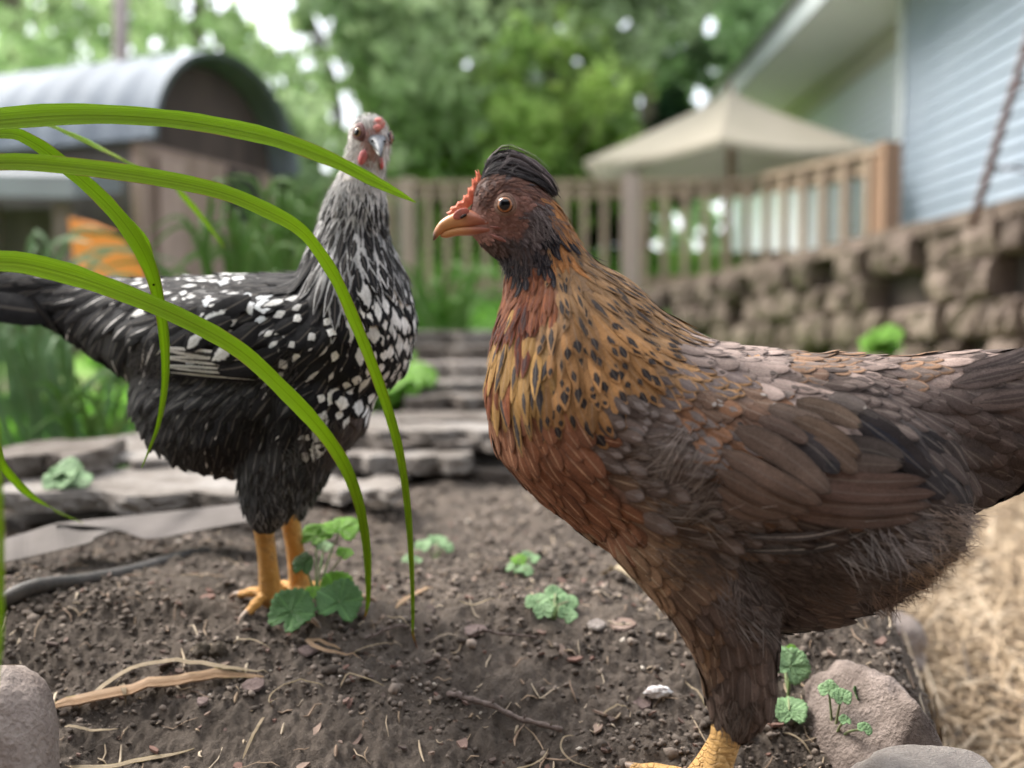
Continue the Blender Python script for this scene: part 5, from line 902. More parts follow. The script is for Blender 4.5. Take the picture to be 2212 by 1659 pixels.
# ------------------------------------------------------------------ weeds
def lobed_leaf(c, r, nrm, up, seed, depth=.22, teeth=11):
    """kidney-shaped, round-toothed leaf as a cupped double-sided sheet"""
    rg = np.random.default_rng(seed); nrm = nrmz(np.array(nrm, float)); x = nrmz(np.cross(np.array(up, float), nrm)); y = np.cross(nrm, x); rings, N = 7, 66; V = [np.zeros(2)]
    th = np.linspace(-math.pi, math.pi, N, endpoint=False); lob = 1 - .28 * np.exp(-((np.abs(th) - math.pi) / .30) ** 2) * 1.6; lob = lob * (1 + depth * .24 * np.abs(np.cos(th * 2.5)) - .05) * (1 + .085 * np.abs(np.sin(th * teeth)) ** .8) * (1 + .05 * vnoise(th * 1.3 + seed, seed))
    pts = [[0, 0, 0]]; uv = [[.5, 0]]
    for k in range(1, rings + 1):
        f = k / rings; rad = lob * (f if k == rings else f * 1) ; fade = f ** 1.2
        rr = r * (rad * fade + (1 - fade) * f * .85); X = np.sin(th) * rr; Yy = np.cos(th) * rr + 0; vein = np.abs(np.cos(th * 2.5)) ** 8
        Z = r * (.16 * f ** 2 * np.cos(th * 2 + seed) + .10 * f * f - .05 * vein * np.sin(f * 3) + .05 * vnoise(th * 3, f * 3, seed)); pts += np.stack([X, Yy, Z], -1).tolist(); uv += np.stack([th / 6.283 + .5, np.full(N, f)], -1).tolist()
    P = np.array(pts); Wp = c + P[:, :1] * x + P[:, 1:2] * y + P[:, 2:] * nrm; n = len(P); Fc = [(0, 1 + j, 1 + (j + 1) % N) for j in range(N)]
    for k in range(rings - 1): b = 1 + k * N; Fc += [(b + j, b + N + j, b + N + (j + 1) % N, b + (j + 1) % N) for j in range(N)]
    F2 = [tuple(i + n for i in f)[::-1] for f in Fc]; b = 1 + (rings - 1) * N; F3_ = [(b + j, b + j + n, b + (j + 1) % N + n, b + (j + 1) % N) for j in range(N)]
    return np.concatenate([Wp, Wp - nrm * .00035]), Fc + F2 + F3_, np.array(uv + uv)
def weed_mat(name, c1, c2, trans=.25):
    m = NT(name); uv = m.n('ShaderNodeUVMap').outputs[0]; sp = m.n('ShaderNodeSeparateXYZ', {0: uv}); th = m.math('MULTIPLY', sp.outputs[0], 2 * math.pi * 2.5); v = m.math('POWER', m.math('ABSOLUTE', m.math('SINE', th)), 60.0)
    n = m.noise(160, 4, m.pos()); col = m.mix(n, c1, c2); col = m.mix(m.math('MULTIPLY', v, .45), col, tuple(min(1, x * 1.8) for x in c2)); nn = m.n('ShaderNodeTexVoronoi', {'Scale': 420, 'Vector': m.pos()}, feature='DISTANCE_TO_EDGE').outputs[0]
    return m.bsdf(col, .5, m.bump(m.math('SUBTRACT', m.math('MINIMUM', nn, .3), m.math('MULTIPLY', v, .3)), .0012), .35, trans)
WD1 = weed_mat('weed_dark', (.06, .15, .045), (.11, .23, .07)); WD2 = weed_mat('weed_bright', (.16, .36, .03), (.22, .46, .05), .5); WD3 = weed_mat('weed_pale', (.17, .30, .13), (.26, .41, .20), .3); STEM = simple('weed_stem', (.17, .28, .10), (.22, .2, .12), 60, .6)
def weed(label, base, leaves, depth=.5):
    g = ground_at(*base); root = empty('weed', g)
    for i, (px, py, dy, r, nrm, mt) in enumerate(leaves):
        c = at(px, py, g[1] + dy); rr = r * (.8 if r < 31 else .95) * c[1] / F; up = (0, .3, 1) if nrm[2] < .6 else (0, 1, .2); V, Fc, uv = lobed_leaf(c, rr, nrm, up if i % 2 else (up[0] + .5, up[1], up[2]), i + int(px), depth=depth); o = mesh_obj('leaf', V, Fc, mt, root, uv=uv)
        P = spline(np.array([g - [0, 0, .004], (g * .6 + c * .4) + [0, 0, .004], c]), 10); Vt, Ft = tube(P, np.linspace(.0011, .0006, 10), 7); mesh_obj('stem', Vt, Ft, STEM, root)
    settle(root); return tag(root, label, 'weed')
weed('lobed weed with bright top leaves at the black hen feet', (683, 1300), [(630, 1322, -.045, 50, (-.1, -.75, .65), WD1), (733, 1300, -.035, 50, (.15, -.70, .7), WD1), (728, 1272, -.01, 40, (.2, -.6, .8), WD2), (655, 1218, -.015, 30, (-.3, -.8, .5), WD1), (683, 1158, .02, 34, (.0, -.5, .9), WD2), (735, 1143, .03, 42, (.1, -.35, .95), WD2), (745, 1195, .01, 22, (.1, -.5, .9), WD2), (700, 1180, .03, 22, (.2, -.4, .9), WD3), (675, 1278, -.02, 20, (0, -.6, .8), WD2)])
weed('pale clumped weed in the middle ground right of the hanging blades', (1196, 1325), [(1160, 1300, 0, 30, (-.2, -.55, .85), WD3), (1200, 1283, .02, 28, (.1, -.4, .9), WD3), (1228, 1300, .01, 26, (.3, -.5, .85), WD3), (1175, 1320, -.02, 26, (-.1, -.6, .8), WD3), (1225, 1328, -.02, 26, (.2, -.6, .8), WD3), (1205, 1305, .01, 26, (0, -.5, .9), WD3)])
weed('small pale weed left of the brown hen belly', (1130, 1232), [(1112, 1225, 0, 22, (-.2, -.5, .85), WD3), (1145, 1205, .01, 24, (.2, -.45, .9), WD3), (1135, 1232, -.01, 20, (.1, -.5, .85), WD3), (1120, 1210, .0, 20, (0, -.5, .9), WD2)])
weed('faint seedling far behind the hanging blades', (940, 1190), [(915, 1178, 0, 22, (-.2, -.5, .85), WD3), (945, 1168, .02, 24, (.2, -.4, .9), WD3), (965, 1182, 0, 18, (.3, -.5, .9), WD3)])
weed('tiny seedling beside the right hanging blade', (890, 1215), [(880, 1208, 0, 15, (-.2, -.5, .85), WD3), (900, 1210, .01, 15, (.2, -.4, .9), WD3)])
weed('upright weed with a toothed leaf touching the brown hen leg', (1702, 1500), [(1708, 1438, .0, 42, (.1, -.75, .6), WD3), (1705, 1535, -.02, 40, (.0, -.45, .9), WD3), (1690, 1412, .03, 22, (-.1, -.5, .8), WD3), (1712, 1408, .03, 20, (.2, -.5, .9), WD2)])
weed('small weed growing against the ridged boulder', (1800, 1600), [(1790, 1490, 0, 26, (-.3, -.6, .75), WD3), (1818, 1505, -.01, 26, (.0, -.6, .8), WD3), (1850, 1500, 0, 20, (.9, -.4, .3), WD1), (1826, 1556, -.02, 16, (.1, -.5, .9), WD3), (1868, 1575, -.03, 20, (.2, -.5, .9), WD3)])
weed('blurred bright weed behind the belly of the brown hen', (1800, 1375), [(1790, 1370, 0, 22, (-.2, -.5, .85), WD2), (1825, 1355, .02, 26, (.2, -.4, .9), WD2), (1770, 1385, 0, 20, (.1, -.5, .85), WD3)])
def bush(label, px, py, Y, r, n, mt, ls, seed, cat='low plant'):
    c = at(px, py, Y); rg = np.random.default_rng(seed); fs = MB(); UV = []
    for i in range(n):
        d = nrmz(rg.normal(size=3)) * r * rg.random() ** .4 * [1, 1, .6]; V, Fc, uv = lobed_leaf(c + d, ls * (.6 + .7 * rg.random()), (rg.normal() * .4, -.5, .9), (0, .3, 1), i); fs.add(V, Fc); UV.append(uv)
    o = mesh_obj('low_plant', np.concatenate(fs.V) - c, fs.F, mt, uv=np.concatenate(UV)); o.location = c; return tag(o, label, cat)
bush('bright yellow green plant glowing between the slabs and the black hen breast', 860, 845, 1.75, .055, 26, WD2, .035, 2)
bush('mint green leaf sprig poking out between the left slabs', 150, 1022, .98, .016, 6, WD3, .014, 4)
bush('small green plant in front of the stone wall above the brown hen back', 1905, 742, 2.6, .04, 14, WD2, .03, 5)
# ------------------------------------------------------------------ ground cover (left, beyond the slabs; and under the fence)
def cover(name, label, x0, x1, y0, y1, n, mt_cols, seed, size, cat='ground cover'):
    r = np.random.default_rng(seed); y = y0 * (y1 / y0) ** r.random(n); x = x0 + (x1 - x0) * r.random(n); x = x * y / y0 if y1 / y0 > 3 else x; z = G0(x, y) + size * (.2 + 1.2 * r.random(n))
    q = r.normal(size=(n, 2, 3)); a = nrmz(q[:, 0] * [1, 1, .45]); b = nrmz(np.cross(a, q[:, 1])) ; s = (size * (.5 + r.random((n, 1)))); C = np.stack([x, y, z], -1); V = np.stack([C - a * s, C - b * s * .45, C + a * s, C + b * s * .45], 1).reshape(-1, 3)
    cols = np.array(mt_cols)[r.integers(0, len(mt_cols), n)] * (.7 + .6 * r.random((n, 1))); return tag(mesh_obj(name, V, np.arange(n * 4).reshape(-1, 4), LEAFM, attrs={'colA': np.repeat(cols, 4, 0)}, smooth=False), label, cat, kind='stuff')
LEAFM = attr_mat('leaf', .55, 30, 0, .25, .66)
cover('ground_cover', 'low bright green ground cover beyond the left slabs', -1.3, -.42, 1.35, 2.6, 3800, [(.10, .26, .03), (.16, .36, .04), (.06, .15, .03)], 3, .022)
cover('ground_cover', 'patchy grass and weeds of the yard between hut and fence', -1.2, .45, 2.9, 12, 16000, [(.10, .24, .03), (.15, .34, .05), (.07, .16, .04)], 4, .05, 'yard grass')
# ------------------------------------------------------------------ wooden deck railing
WOOD = simple('deck_wood', (.38, .28, .20), (.27, .20, .145), 3, .75, .002, stretch=(3, 3, .6)); WOODP = simple('post_wood', (.44, .33, .29), (.34, .27, .23), 3, .75, .002, stretch=(3, 3, .6)); WOODO = simple('orange_post_wood', (.33, .20, .125), (.26, .16, .10), 3, .75, .002, stretch=(3, 3, .6))
def railing(label, a, b, zt_a, zt_b, zb_a, zb_b, n, posts, tops=True):
    root = empty('railing', (a[0], a[1], zb_a)); a, b = np.array(a, float), np.array(b, float); d = b - a; nr = nrmz(np.array([d[1], -d[0]])); nr = nr if nr[1] < 0 else -nr
    pt = lambda f, z, o=0: np.array([*(a + d * f + nr * o), z]); zt = lambda f: zt_a + (zt_b - zt_a) * f; zb = lambda f: zb_a + (zb_b - zb_a) * f
    M = MB(); M.beam(pt(0, zt(0)), pt(1, zt(1)), .14, .04); M.build('top_rail', WOOD, root); M = MB(); M.beam(pt(0, zt(0) - .09), pt(1, zt(1) - .09), .04, .09); M.build('upper_rail', WOOD, root); M = MB(); M.beam(pt(0, zb(0) + .08), pt(1, zb(1) + .08), .04, .09); M.build('lower_rail', WOOD, root)
    for i in range(n): f = (i + .5) / n; M = MB(); M.beam(pt(f, zb(f) - .02, .045), pt(f, zt(f) - .03, .045), .055, .045, (nr[0], nr[1], 0)); M.build('baluster', WOOD, root)
    for f, hh, mt, w in posts: M = MB(); M.beam(pt(f, zb(f) - .8, .0), pt(f, zt(f) + hh, .0), w, w, (nr[0], nr[1], 0)); M.build('post', mt, root)
    settle(root); tag(root, label, 'railing')
zc = lambda row, Y: at(0, row, Y)[2]; xc = lambda px, Y: at(px, 0, Y)[0]
railing('long wooden deck railing running behind both hens', (xc(700, 9.2), 9.2), (xc(1640, 8.7), 8.7), zc(400, 9.2), zc(392, 8.7), zc(645, 9.2), zc(622, 8.7), 22, [(.0, .02, WOODP, .1), (.20, .05, WOODP, .13), (.72, .07, WOODP, .15)])
railing('short closer stretch of deck railing below the umbrella at right', (xc(1655, 8.6), 8.6), (xc(1925, 6.9), 6.9), zc(385, 8.6), zc(325, 6.9), zc(625, 8.6), zc(590, 6.9), 6, [(1.0, .05, WOODO, .125)])
# dark boards and gaps below the deck
M = MB(); x0, x1 = xc(640, 9.35), xc(1660, 8.9)
for i in range(30): f = i / 30; M.beam((x0 + (x1 - x0) * f, 9.35 - .45 * f, -.6), (x0 + (x1 - x0) * f, 9.35 - .45 * f, zc(638, 9.3)), .12, .03, (0, -1, 0))
o = M.build('deck_skirt', simple('skirt_wood', (.10, .075, .06), (.16, .12, .095), 4, .85, .003, stretch=(3, 3, .6))); tag(o, 'dark weathered board skirt under the deck railing', 'deck skirt')
M = MB(); M.box((x0 - .2, 8.85, zc(640, 9.2) - .14), (x1 + .05, 11.5, zc(640, 9.2) - .0)); tag(M.build('deck', simple('deck_boards', (.26, .19, .14), (.2, .15, .11), 4, .8)), 'wooden deck floor behind the railing', 'deck')
# ------------------------------------------------------------------ retaining wall of blocks
def retaining_wall():
    A = np.array([xc(2330, 3.6), 3.6]); B = np.array([xc(1395, 8.4), 8.4]); za, zb = zc(438, 3.6), zc(643, 8.4); d = B - A; L = np.linalg.norm(d); t = d / L; n = np.array([t[1], -t[0]]); n = n if n[1] < 0 else -n
    root = empty('stone_wall', (A[0], A[1], za)); rg = random.Random(4); m = stone_mat('block', (.08, .058, .048), (.18, .138, .115), (.32, .255, .21), 5, .01); mj = simple('joint', (.04, .032, .027), (.07, .055, .045), 10, .95)
    M = MB(); J = MB(); P = lambda s, z, o=0: (A[0] + t[0] * s + n[0] * o, A[1] + t[1] * s + n[1] * o, z)
    for row in range(9):
        s = -rg.uniform(0, .3)
        while s < L:
            w = rg.uniform(.10, .28); zt0 = za + (zb - za) * (s / L) - row * .16; o = .04 + rg.uniform(-.03, .035); hh = .148
            if rg.random() < .86:
                c = [P(s + .012, zt0, o - .05), P(s + w - .03, zt0 + (zb - za) * w / L, o - .05)]; V = []
                for zz, oo in ((0, 0), (-.02, .012), (-hh * .5, .02), (-hh + .02, .012), (-hh, 0)):
                    for k, ss in enumerate((s + .012, s + .05, s + w * .5, s + w - .05, s + w - .03)): V.append(P(ss, za + (zb - za) * ss / L - row * .16 + zz, o + oo + (.012 if k in (1, 3) else .02 if k == 2 else 0) + rg.uniform(-.02, .02)))
                Fc = [(r_ * 5 + k, r_ * 5 + k + 1, r_ * 5 + k + 6, r_ * 5 + k + 5) for r_ in range(4) for k in range(4)]; b = len(V); V += [P(s + .012, zt0, o - .2), P(s + w - .03, zt0, o - .2), P(s + w - .03, zt0 - hh, o - .2), P(s + .012, zt0 - hh, o - .2)]
                Fc += [(0, 1, 2, 3, 4, b + 1, b), (20, 21, 22, 23, 24, b + 2, b + 3), (0, 5, 10, 15, 20, b + 3, b), (4, 9, 14, 19, 24, b + 2, b + 1)]; M.add(V, Fc)
            s += w
    M.build('blocks', m, root, smooth=False)
    V = [P(-1, za - .03, -.05), P(L, zb - .03, -.05), P(L, -.5, -.05), P(-1, -.8, -.05), P(-1, za - .03, -.5), P(L, zb - .03, -.5), P(L, -.5, -.5), P(-1, -.8, -.5)]; J.add(V, [(0, 1, 2, 3), (7, 6, 5, 4), (0, 4, 5, 1), (1, 5, 6, 2), (2, 6, 7, 3), (3, 7, 4, 0)]); J.build('core', mj, root)
    M = MB(); s = -.6
    while s < L: w = rg.uniform(.35, .6); z = za + (zb - za) * (s + w / 2) / L; M.beam(P(s, z + .02 - (zb - za) / L * w / 2, -.12), P(s + w - .015, z + .02 + (zb - za) / L * w / 2, -.12), .36, .055 + rg.uniform(0, .015)); s += w
    M.build('coping', m, root); settle(root); tag(root, 'rough block retaining wall with capstones below the house', 'stone wall')
retaining_wall()
# ------------------------------------------------------------------ house
def house():
    X1, X2, XE = 3.51, 3.86, 2.86; root = empty('house', (X1, 9, 0)); sid = simple('blue_siding', (.27, .325, .39), (.31, .365, .43), 2, .5, spec=.35); pale = simple('pale_siding', (.78, .84, .88), (.80, .86, .9), 2, .55); trim = simple('white_trim', (.50, .54, .55), (.45, .49, .5), 3, .5); cream = simple('cream_board', (.60, .59, .52), (.54, .53, .46), 3, .6); sof = simple('soffit', (.78, .80, .74), (.82, .83, .78), 3, .7); roof = simple('roof_shingle', (.12, .115, .11), (.18, .17, .165), 20, .9)
    def clap(x, y0, y1, z0, z1, mat, name, h=.115):
        M = MB(); z = z0; V = []; Fc = []
        while z < z1: b = len(V); V += [(x - .022, y0, z), (x - .022, y1, z), (x, y1, z + h), (x, y0, z + h), (x, y1, z), (x, y0, z)]; Fc += [(b, b + 1, b + 2, b + 3), (b + 5, b + 4, b + 1, b)]; z += h
        M.add(V, Fc); M.box((x, y0, z0), (x + .12, y1, z)); M.build(name, mat, root)
    clap(X1, 1.5, 9, -.2, 6.0, sid, 'siding'); M = MB(); M.box((X1 - .035, 8.98, -.2), (X1 + .1, 9.12, 6.0)); M.build('corner_board', trim, root)
    M = MB(); M.box((X1 + .0, 9.12, -.2), (X2 + .1, 9.2, 6)); M.build('return_wall', pale, root)
    clap(X2, 9.2, 17.5, -.2, 3.22, pale, 'siding', .1)
    M = MB(); M.box((X2 - .05, 9.2, 3.05), (X2, 17.5, 3.28)); M.build('frieze_board', cream, root)
    M = MB(); M.box((XE, 5.2, 3.285), (X2 + .1, 17.6, 3.33)); M.build('soffit', sof, root)
    M = MB(); M.box((XE - .03, 5.2, 3.25), (XE, 17.6, 3.5)); M.build('fascia', trim, root)
    M = MB(); M.add([(XE - .08, 5.1, 3.5), (XE - .08, 17.7, 3.5), (X2 + 3, 17.7, 5.3), (X2 + 3, 5.1, 5.3), (XE - .08, 5.1, 3.54), (XE - .08, 17.7, 3.54), (X2 + 3, 17.7, 5.34), (X2 + 3, 5.1, 5.34)], [(0, 1, 2, 3), (7, 6, 5, 4), (0, 4, 5, 1), (1, 5, 6, 2), (2, 6, 7, 3), (3, 7, 4, 0)]); M.build('roof', roof, root)
    settle(root); tag(root, 'pale blue clapboard house with deep eaves on the right', 'house')
house()
# ------------------------------------------------------------------ parasol
def parasol():
    Y = 10.0; c = at(1572, 700, Y); x, z0 = c[0], .2; root = empty('parasol', (x, Y, z0)); cl = simple('canopy_cloth', (.56, .50, .41), (.50, .45, .36), 1.5, .8, trans=.42); pw = simple('dark_pole', (.14, .075, .045), (.2, .11, .07), 6, .5)
    ap = np.array([x, Y, at(1590, 196, Y)[2]]); R = 1.52; zr = at(0, 362, Y)[2]; N = 6; V = [ap]; rings = 8
    for k in range(1, rings + 1):
        f = k / rings
        for j in range(N * 6):
            a = j / (N * 6) * 6.2832 + .25; seg = (j % 6) / 6; rr = R * math.cos(math.pi / N) / math.cos((seg - .5) * 2 * math.pi / N); sag = .05 * math.sin(seg * math.pi) * f
            V.append(np.array([x + rr * f * math.cos(a), Y + rr * f * math.sin(a), ap[2] + (zr - ap[2]) * (f ** .9) - sag]))
    n = N * 6; Fc = [(0, 1 + j, 1 + (j + 1) % n) for j in range(n)]
    for k in range(rings - 1): b = 1 + k * n; Fc += [(b + j, b + n + j, b + n + (j + 1) % n, b + (j + 1) % n) for j in range(n)]
    b = 1 + (rings - 1) * n; L0 = len(V); V += [v + np.array([0, 0, -.05]) for v in V[b:b + n]]; Fc += [(b + j, L0 + j, L0 + (j + 1) % n, b + (j + 1) % n) for j in range(n)]
    mesh_obj('canopy', V, Fc, cl, root, smooth=False); M = MB(); M.tube([(x, Y, z0), (x, Y, ap[2] - .02)], .028, 12); M.build('pole', pw, root, True)
    for j in range(N): a = j / N * 6.2832 + .25; M = MB(); M.beam((x, Y, ap[2] - .09), (x + R * .97 * math.cos(a), Y + R * .97 * math.sin(a), zr - .04), .02, .02); M.build('rib', pw, root)
    M = MB(); M.tube([(x, Y, ap[2] - .02), (x, Y, ap[2] + .07)], [.035, .012], 10); M.build('finial', pw, root); settle(root); tag(root, 'cream garden parasol open behind the deck railing', 'parasol')
parasol()
p0, p1 = at(2105, 470, 3.9), at(2235, 40, 3.5); M = MB(); M.tube([p0 - (p1 - p0) * .05, p0, p1], [.017, .016, .013], 9); M.tube([p0 + (p1 - p0) * .68, p0 + (p1 - p0) * .68 + [.16, .0, .03]], .007, 7); M.tube([p0 + (p1 - p0) * .28, p0 + (p1 - p0) * .28 + [.3, .1, -.01]], .006, 7)
o = mesh_obj('leaning_pole', np.concatenate(M.V) - p0, M.F, simple('rusty_pole', (.16, .09, .075), (.1, .06, .05), 20, .8)); o.location = p0; tag(o, 'thin rusty brown pole leaning against the blue siding', 'pole')
# ------------------------------------------------------------------ arched hut
def hut():
    root = empty('garden_hut', at(440, 760, 5.0)); yaw = math.radians(38); c = at(470, 740, 5.1); ax = np.array([-math.cos(yaw * .55), math.sin(yaw * .55), 0]); sd = np.array([ax[1], -ax[0], 0]); sd = sd if sd[0] > 0 else -sd; z0 = -.2; zs = at(0, 345, 5.1)[2]; R = .52; Lh = 2.8; zt = at(0, 150, 5.1)[2]; hgt = zt - zs
    steel = simple('galvanised_roof', (.17, .195, .225), (.24, .27, .305), 3, .7, spec=.1); dk = simple('hut_arch', (.06, .042, .038), (.1, .07, .06), 4, .8, stretch=(3, 3, .7)); bd = simple('hut_boards', (.42, .30, .25), (.30, .21, .17), 5, .8, .003, stretch=(3, 3, .5)); blk = simple('doorway_shade', (.02, .018, .018), (.035, .03, .03)); 
    def arc(a, r, l, off=0): return c + ax * l + sd * (r * math.cos(a)) + np.array([0, 0, zs + (hgt * r / R) * math.sin(a) - c[2]])
    V, Fc = [], []; na, nl = 26, 60
    for thk in (0, .03):
        for i in range(nl):
            for k in range(na): a = math.pi * k / (na - 1); V.append(arc(a, R + .07 - thk + .008 * math.sin(i * 1.7) * (thk == 0), -.12 + (Lh + .12) * i / (nl - 1)))
    for s in (0, 1):
        for i in range(nl - 1):
            for k in range(na - 1): b = s * na * nl + i * na + k; Fc.append((b, b + 1, b + na + 1, b + na))
    for k in range(na - 1): Fc.append((k, k + 1, na * nl + k + 1, na * nl + k))
    mesh_obj('roof', V, Fc, steel, root)
    def slabp(name, l0, l1, fn_pts, mat): V = [p + ax * l0 for p in fn_pts] + [p + ax * l1 for p in fn_pts]; n = len(fn_pts); Fc = [tuple(range(n))[::-1], tuple(range(n, 2 * n))] + [(i, (i + 1) % n, n + (i + 1) % n, n + i) for i in range(n)]; mesh_obj(name, V, Fc, mat, root, smooth=False)
    A0 = [arc(math.pi * k / 20, R, 0) for k in range(21)]; slabp('gable', .03, .06, A0, dk)
    q = lambda s, z: c + sd * s + np.array([0, 0, z - c[2]])
    slabp('front_wall', .02, .07, [q(-R, z0), q(R, z0), q(R, zs), q(-R, zs)], bd); slabp('doorway_shade_panel', -.004, .0195, [q(.12, z0), q(.38, z0), q(.38, zs - .02), q(.12, zs - .02)], blk); slabp('side_board', -.006, .0, [q(-.42, z0), q(-.25, z0), q(-.25, zs - .05), q(-.42, zs - .05)], simple('pink_boards', (.5, .36, .31), (.38, .27, .23), 5, .8, stretch=(3, 3, .5)))  # near-black panel stands in for the shade inside the doorway
    for s in (-1, 1): V = [q(s * R, z0) + ax * .07, q(s * R, z0) + ax * Lh, q(s * R, zs) + ax * Lh, q(s * R, zs) + ax * .07]; V += [v - sd * s * .03 for v in V]; mesh_obj('side_wall', V, [(0, 1, 2, 3), (7, 6, 5, 4), (0, 4, 5, 1), (1, 5, 6, 2), (2, 6, 7, 3), (3, 7, 4, 0)], simple('dark_hut_wall', (.10, .09, .085), (.14, .12, .11), 6, .85, stretch=(3, 3, .5)), root, smooth=False)
    for k, z in enumerate((zs + .08, zs + .22)): pass
    settle(root); tag(root, 'garden hut with arched galvanised roof and wooden front', 'hut')
hut()
# lean-to shelf roof and orange panel
M = MB(); a, b = at(-260, 372, 4.3), at(158, 378, 4.0); M.add([a, b, b + [0, .5, .10], a + [0, .5, .10], a - [0, 0, .09], b - [0, 0, .09], b + [0, .5, .0], a + [0, .5, .0]], [(0, 1, 2, 3), (7, 6, 5, 4), (4, 5, 1, 0), (5, 6, 2, 1), (6, 7, 3, 2), (7, 4, 0, 3)])
M2 = empty('lean_to', b); M.build('roof_sheet', simple('grey_sheet', (.24, .26, .28), (.19, .2, .215), 4, .5), M2)
for px in (-200, -20, 140): M = MB(); p = at(px, 440, 4.12 + (.2 if px < 100 else 0)); M.beam((p[0], p[1], -.1), (p[0], p[1], p[2]), .07, .07, (0, 1, 0)); M.build('post', simple('leanto_post', (.14, .11, .095), (.2, .16, .14), 6, .85), M2)
M = MB(); p, q = at(-260, 450, 4.5), at(150, 450, 4.5); M.add([(p[0], 4.5, 0), (q[0], 4.5, 0), (q[0], 4.5, q[2]), (p[0], 4.5, p[2]), (p[0], 4.54, 0), (q[0], 4.54, 0), (q[0], 4.54, q[2]), (p[0], 4.54, p[2])], [(0, 1, 2, 3), (7, 6, 5, 4), (0, 4, 5, 1), (1, 5, 6, 2), (2, 6, 7, 3), (3, 7, 4, 0)]); M.build('back_wall', simple('leanto_back', (.10, .085, .075), (.15, .125, .11), 5, .85, stretch=(3, 3, .5)), M2)
settle(M2); tag(M2, 'low lean-to with grey sheet roof at the far left', 'lean-to')
a, b, c_, d_ = at(148, 470, 3.7), at(285, 520, 3.62), at(318, 660, 3.62), at(175, 690, 3.7); ctr = (a + c_) / 2; M = MB(); V = [a, at(195, 482, 3.68), b, at(308, 590, 3.62), c_, d_]; V += [v + [0, .035, 0] for v in V]; M.add(np.array(V) - ctr, [tuple(range(6))[::-1], tuple(range(6, 12))] + [(i, (i + 1) % 6, 6 + (i + 1) % 6, 6 + i) for i in range(6)])
o = M.build('orange_panel', simple('orange_plastic', (.88, .28, .03), (.80, .32, .07), 6, .5)); o.location = ctr; tag(o, 'bright orange plastic panel leaning by the hut', 'panel')
# ------------------------------------------------------------------ trees
BARKM = simple('tree_bark', (.12, .095, .08), (.2, .165, .14), 6, .9, .01, stretch=(2, 2, .5)); BARKL = simple('pale_bark', (.30, .25, .24), (.4, .34, .32), 6, .9, stretch=(2, 2, .5))
HOLES = [(560, 5, 44), (620, 8, 26), (478, 0, 26), (697, 55, 26), (583, 65, 26), (643, 88, 20), (728, 150, 27), (745, 240, 34), (705, 362, 15), (437, 88, 15), (335, 100, 15), (395, 118, 13), (478, 105, 13), (275, 112, 14), (610, 95, 14), (415, 15, 22), (690, 90, 16), (1010, 142, 16), (900, 62, 12),
         (1352, 55, 18), (1425, 22, 18), (1372, 62, 14), (1538, 60, 18), (1551, 148, 18), (1510, 208, 25), (1392, 220, 22), (1400, 250, 18), (1335, 170, 12), (1250, 130, 12), (1210, 60, 14)]
def tree(label, px, Y, base_z, h, cr, cz, n, ls, cols, seed, trunk=.12, mat=BARKM, squash=1.0, holes=True, name='tree', clumps=46):
    r = np.random.default_rng(seed); x = at(px, 700, Y)[0]; root = empty(name, (x, Y, base_z)); T = spline(np.array([(x, Y, base_z - .2), (x + .1 * r.normal(), Y, base_z + h * .35), (x + .15 * r.normal(), Y, base_z + h * .7), (x + .2 * r.normal(), Y, base_z + h)]), 16)
    M = MB(); M.tube(T, np.linspace(trunk, trunk * .25, 16), 10)
    C = nrmz(r.normal(size=(clumps, 3))) * (cr * r.random((clumps, 1)) ** .45) * [1, .8, squash] + [x, Y, cz]; R = cr * (.16 + .2 * r.random(clumps))
    for i in range(0, clumps, 3): k = r.integers(5, 15); M.tube([T[k], T[k] * .5 + C[i] * .5 + [0, 0, -.1], C[i]], [trunk * .3, trunk * .18, trunk * .06], 5)
    M.build('trunk', mat, root, True)
    j = r.integers(0, clumps, n); P = C[j] + nrmz(r.normal(size=(n, 3))) * (R[j] * r.random(n) ** .5)[:, None]
    if holes:
        px_ = proj(P); keep = np.ones(n, bool)
        for hx, hy, hr in HOLES: keep &= ((px_ - [hx, hy]) ** 2).sum(1) > (hr * 1.12) ** 2
        P, j = P[keep], j[keep]; n = len(P)
    q = r.normal(size=(n, 2, 3)); a = nrmz(q[:, 0]); b = nrmz(np.cross(a, q[:, 1])); s = ls * (.6 + .8 * r.random((n, 1))); V = np.stack([P - a * s, P - b * s * .5, P + a * s, P + b * s * .5], 1).reshape(-1, 3); cc = np.array(cols); cj = cc[r.integers(0, len(cc), clumps)][j] * (.75 + .5 * r.random((n, 1)))
    mesh_obj('crown', V, np.arange(n * 4).reshape(-1, 4), LEAFM, root, attrs={'colA': np.repeat(cj, 4, 0)}, smooth=False); settle(root); tag(root, label, 'tree', 'trees round the yard')
PG = [(.46, .58, .32), (.54, .66, .38), (.36, .47, .27)]; MG = [(.36, .47, .26), (.44, .56, .31), (.27, .36, .19)]; BG = [(.42, .58, .18), (.50, .66, .22), (.31, .46, .15)]; DG = [(.16, .23, .13), (.23, .33, .18), (.32, .45, .24)]  # PG carries the bright sky haze at upper left as lighter leaf colour
tree('haze-paled leafy tree above the arched hut roof', 420, 11, .6, 5.5, 2.6, 4.2, 2600, .12, PG, 1, .1)
tree('mid green tree at the far upper left corner', 60, 12, .8, 6, 2.6, 4.6, 3600, .12, MG, 2, .14)
tree('thin airy haze-paled tree behind the black hen head', 700, 13, 1.0, 6, 2.4, 4.2, 2800, .12, PG, 3, .1)
tree('broad dark tree with a thick trunk in the middle', 1075, 12.5, .9, 7, 2.5, 4.6, 9500, .13, MG, 4, .30)
tree('bright yellow green sapling left of the parasol', 1215, 11.5, .8, 3.0, 1.25, 2.6, 4500, .09, BG, 5, .06)
tree('dark tree behind the parasol beside the house', 1390, 20, 2.2, 9, 3.4, 6.6, 10000, .17, DG, 6, .2)
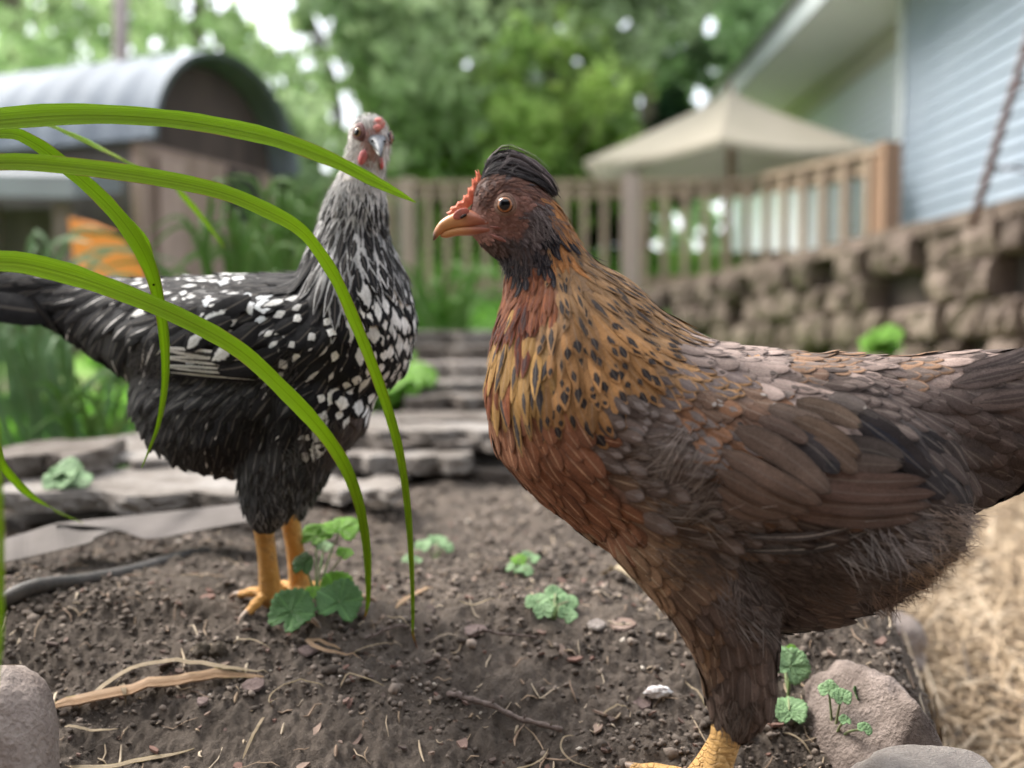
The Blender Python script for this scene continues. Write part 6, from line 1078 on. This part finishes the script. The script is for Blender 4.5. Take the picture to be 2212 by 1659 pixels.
tree('dark bushy evergreen right behind the parasol edge', 1340, 13.5, 1.1, 3.0, 1.2, 2.5, 9000, .1, [(.02, .05, .02), (.035, .08, .025)], 7, .08)
tree('bright low tree behind the deck railing', 960, 13, 1.0, 2.6, 1.5, 2.1, 5000, .1, BG, 8, .07)
tree('pale green bush behind the hut gable', 640, 9.5, .3, 1.9, 1.0, 1.35, 6000, .08, PG, 9, .05, squash=.9)
p = at(257, 0, 7.0); M = MB(); M.tube([(p[0] - .03, 7.0, 0), (p[0], 7.0, 1.8), (p[0] + .05, 7.0, 4.6)], [.06, .052, .045], 12); b0 = np.array([p[0], 7.0, 0]); o = mesh_obj('dead_tree_trunk', np.concatenate(M.V) - b0, M.F, BARKL); o.location = b0; tag(o, 'slim pale bare trunk rising behind the hut roof', 'tree trunk')
def woods():
    n = 52000; r = np.random.default_rng(77); ang = (r.random(n) * 2 - 1) * .75; d = 19 + 8 * r.random(n); x = np.sin(ang) * d; y = np.cos(ang) * d; z = 1.2 + 9.5 * r.random(n); P = np.stack([x, y, z], -1); k = (fbm(x * .55, z * .55, y * .3, 3) > np.interp(x, [-9, 0, 8], [.42, .32, .08])) & (r.random(n) < np.interp(x, [-6, -1, 2], [.4, .6, 1])) ; P = P[k]; px_ = proj(P); kk = np.ones(len(P), bool)
    for hx, hy, hr in HOLES: kk &= ((px_ - [hx, hy]) ** 2).sum(1) > (hr * 1.12) ** 2
    P = P[kk]; n = len(P); q = r.normal(size=(n, 2, 3)); a = nrmz(q[:, 0]); b = nrmz(np.cross(a, q[:, 1])); s = .26 * (.5 + r.random((n, 1))); V = np.stack([P - a * s, P - b * s * .5, P + a * s, P + b * s * .5], 1).reshape(-1, 3)
    mix = sstep(-3, 3, P[:, 0])[:, None]; c = (np.array([.36, .50, .23]) * (1 - mix) + np.array([.38, .50, .29]) * mix) * (.6 + .8 * r.random((n, 1))); tag(mesh_obj('woods', V, np.arange(n * 4).reshape(-1, 4), LEAFM, attrs={'colA': np.repeat(c, 4, 0)}, smooth=False), 'leafy woods closing off the yard with bright sky gaps', 'woods', kind='stuff')
woods()

def shade_leaves_behind():
    """unseen hedge added behind the camera to keep the sky's light off the birds' near flanks"""
    n = 9000; r = np.random.default_rng(5); a = math.radians(180) + (r.random(n) * 2 - 1) * 1.25; d = 5.2 + 1.8 * r.random(n); P = np.stack([np.sin(a) * d, np.cos(a) * d, -.2 + 5.6 * r.random(n) ** .9], -1)
    q = r.normal(size=(n, 2, 3)); u = nrmz(q[:, 0]); b = nrmz(np.cross(u, q[:, 1])); s = .28 * (.6 + .8 * r.random((n, 1))); V = np.stack([P - u * s, P - b * s * .6, P + u * s, P + b * s * .6], 1).reshape(-1, 3); c = np.array([.055, .058, .045]) * (.6 + .8 * r.random((n, 1)))
    tag(mesh_obj('shade_leaves', V, np.arange(n * 4).reshape(-1, 4), attr_mat('shade_leaf', .7, 30, 0), attrs={'colA': np.repeat(c, 4, 0)}, smooth=False), 'dark hedge added unseen behind the viewer to block sky light', 'shade_leaves', kind='stuff')
shade_leaves_behind()  # leaf mass added out of view to darken the near flanks
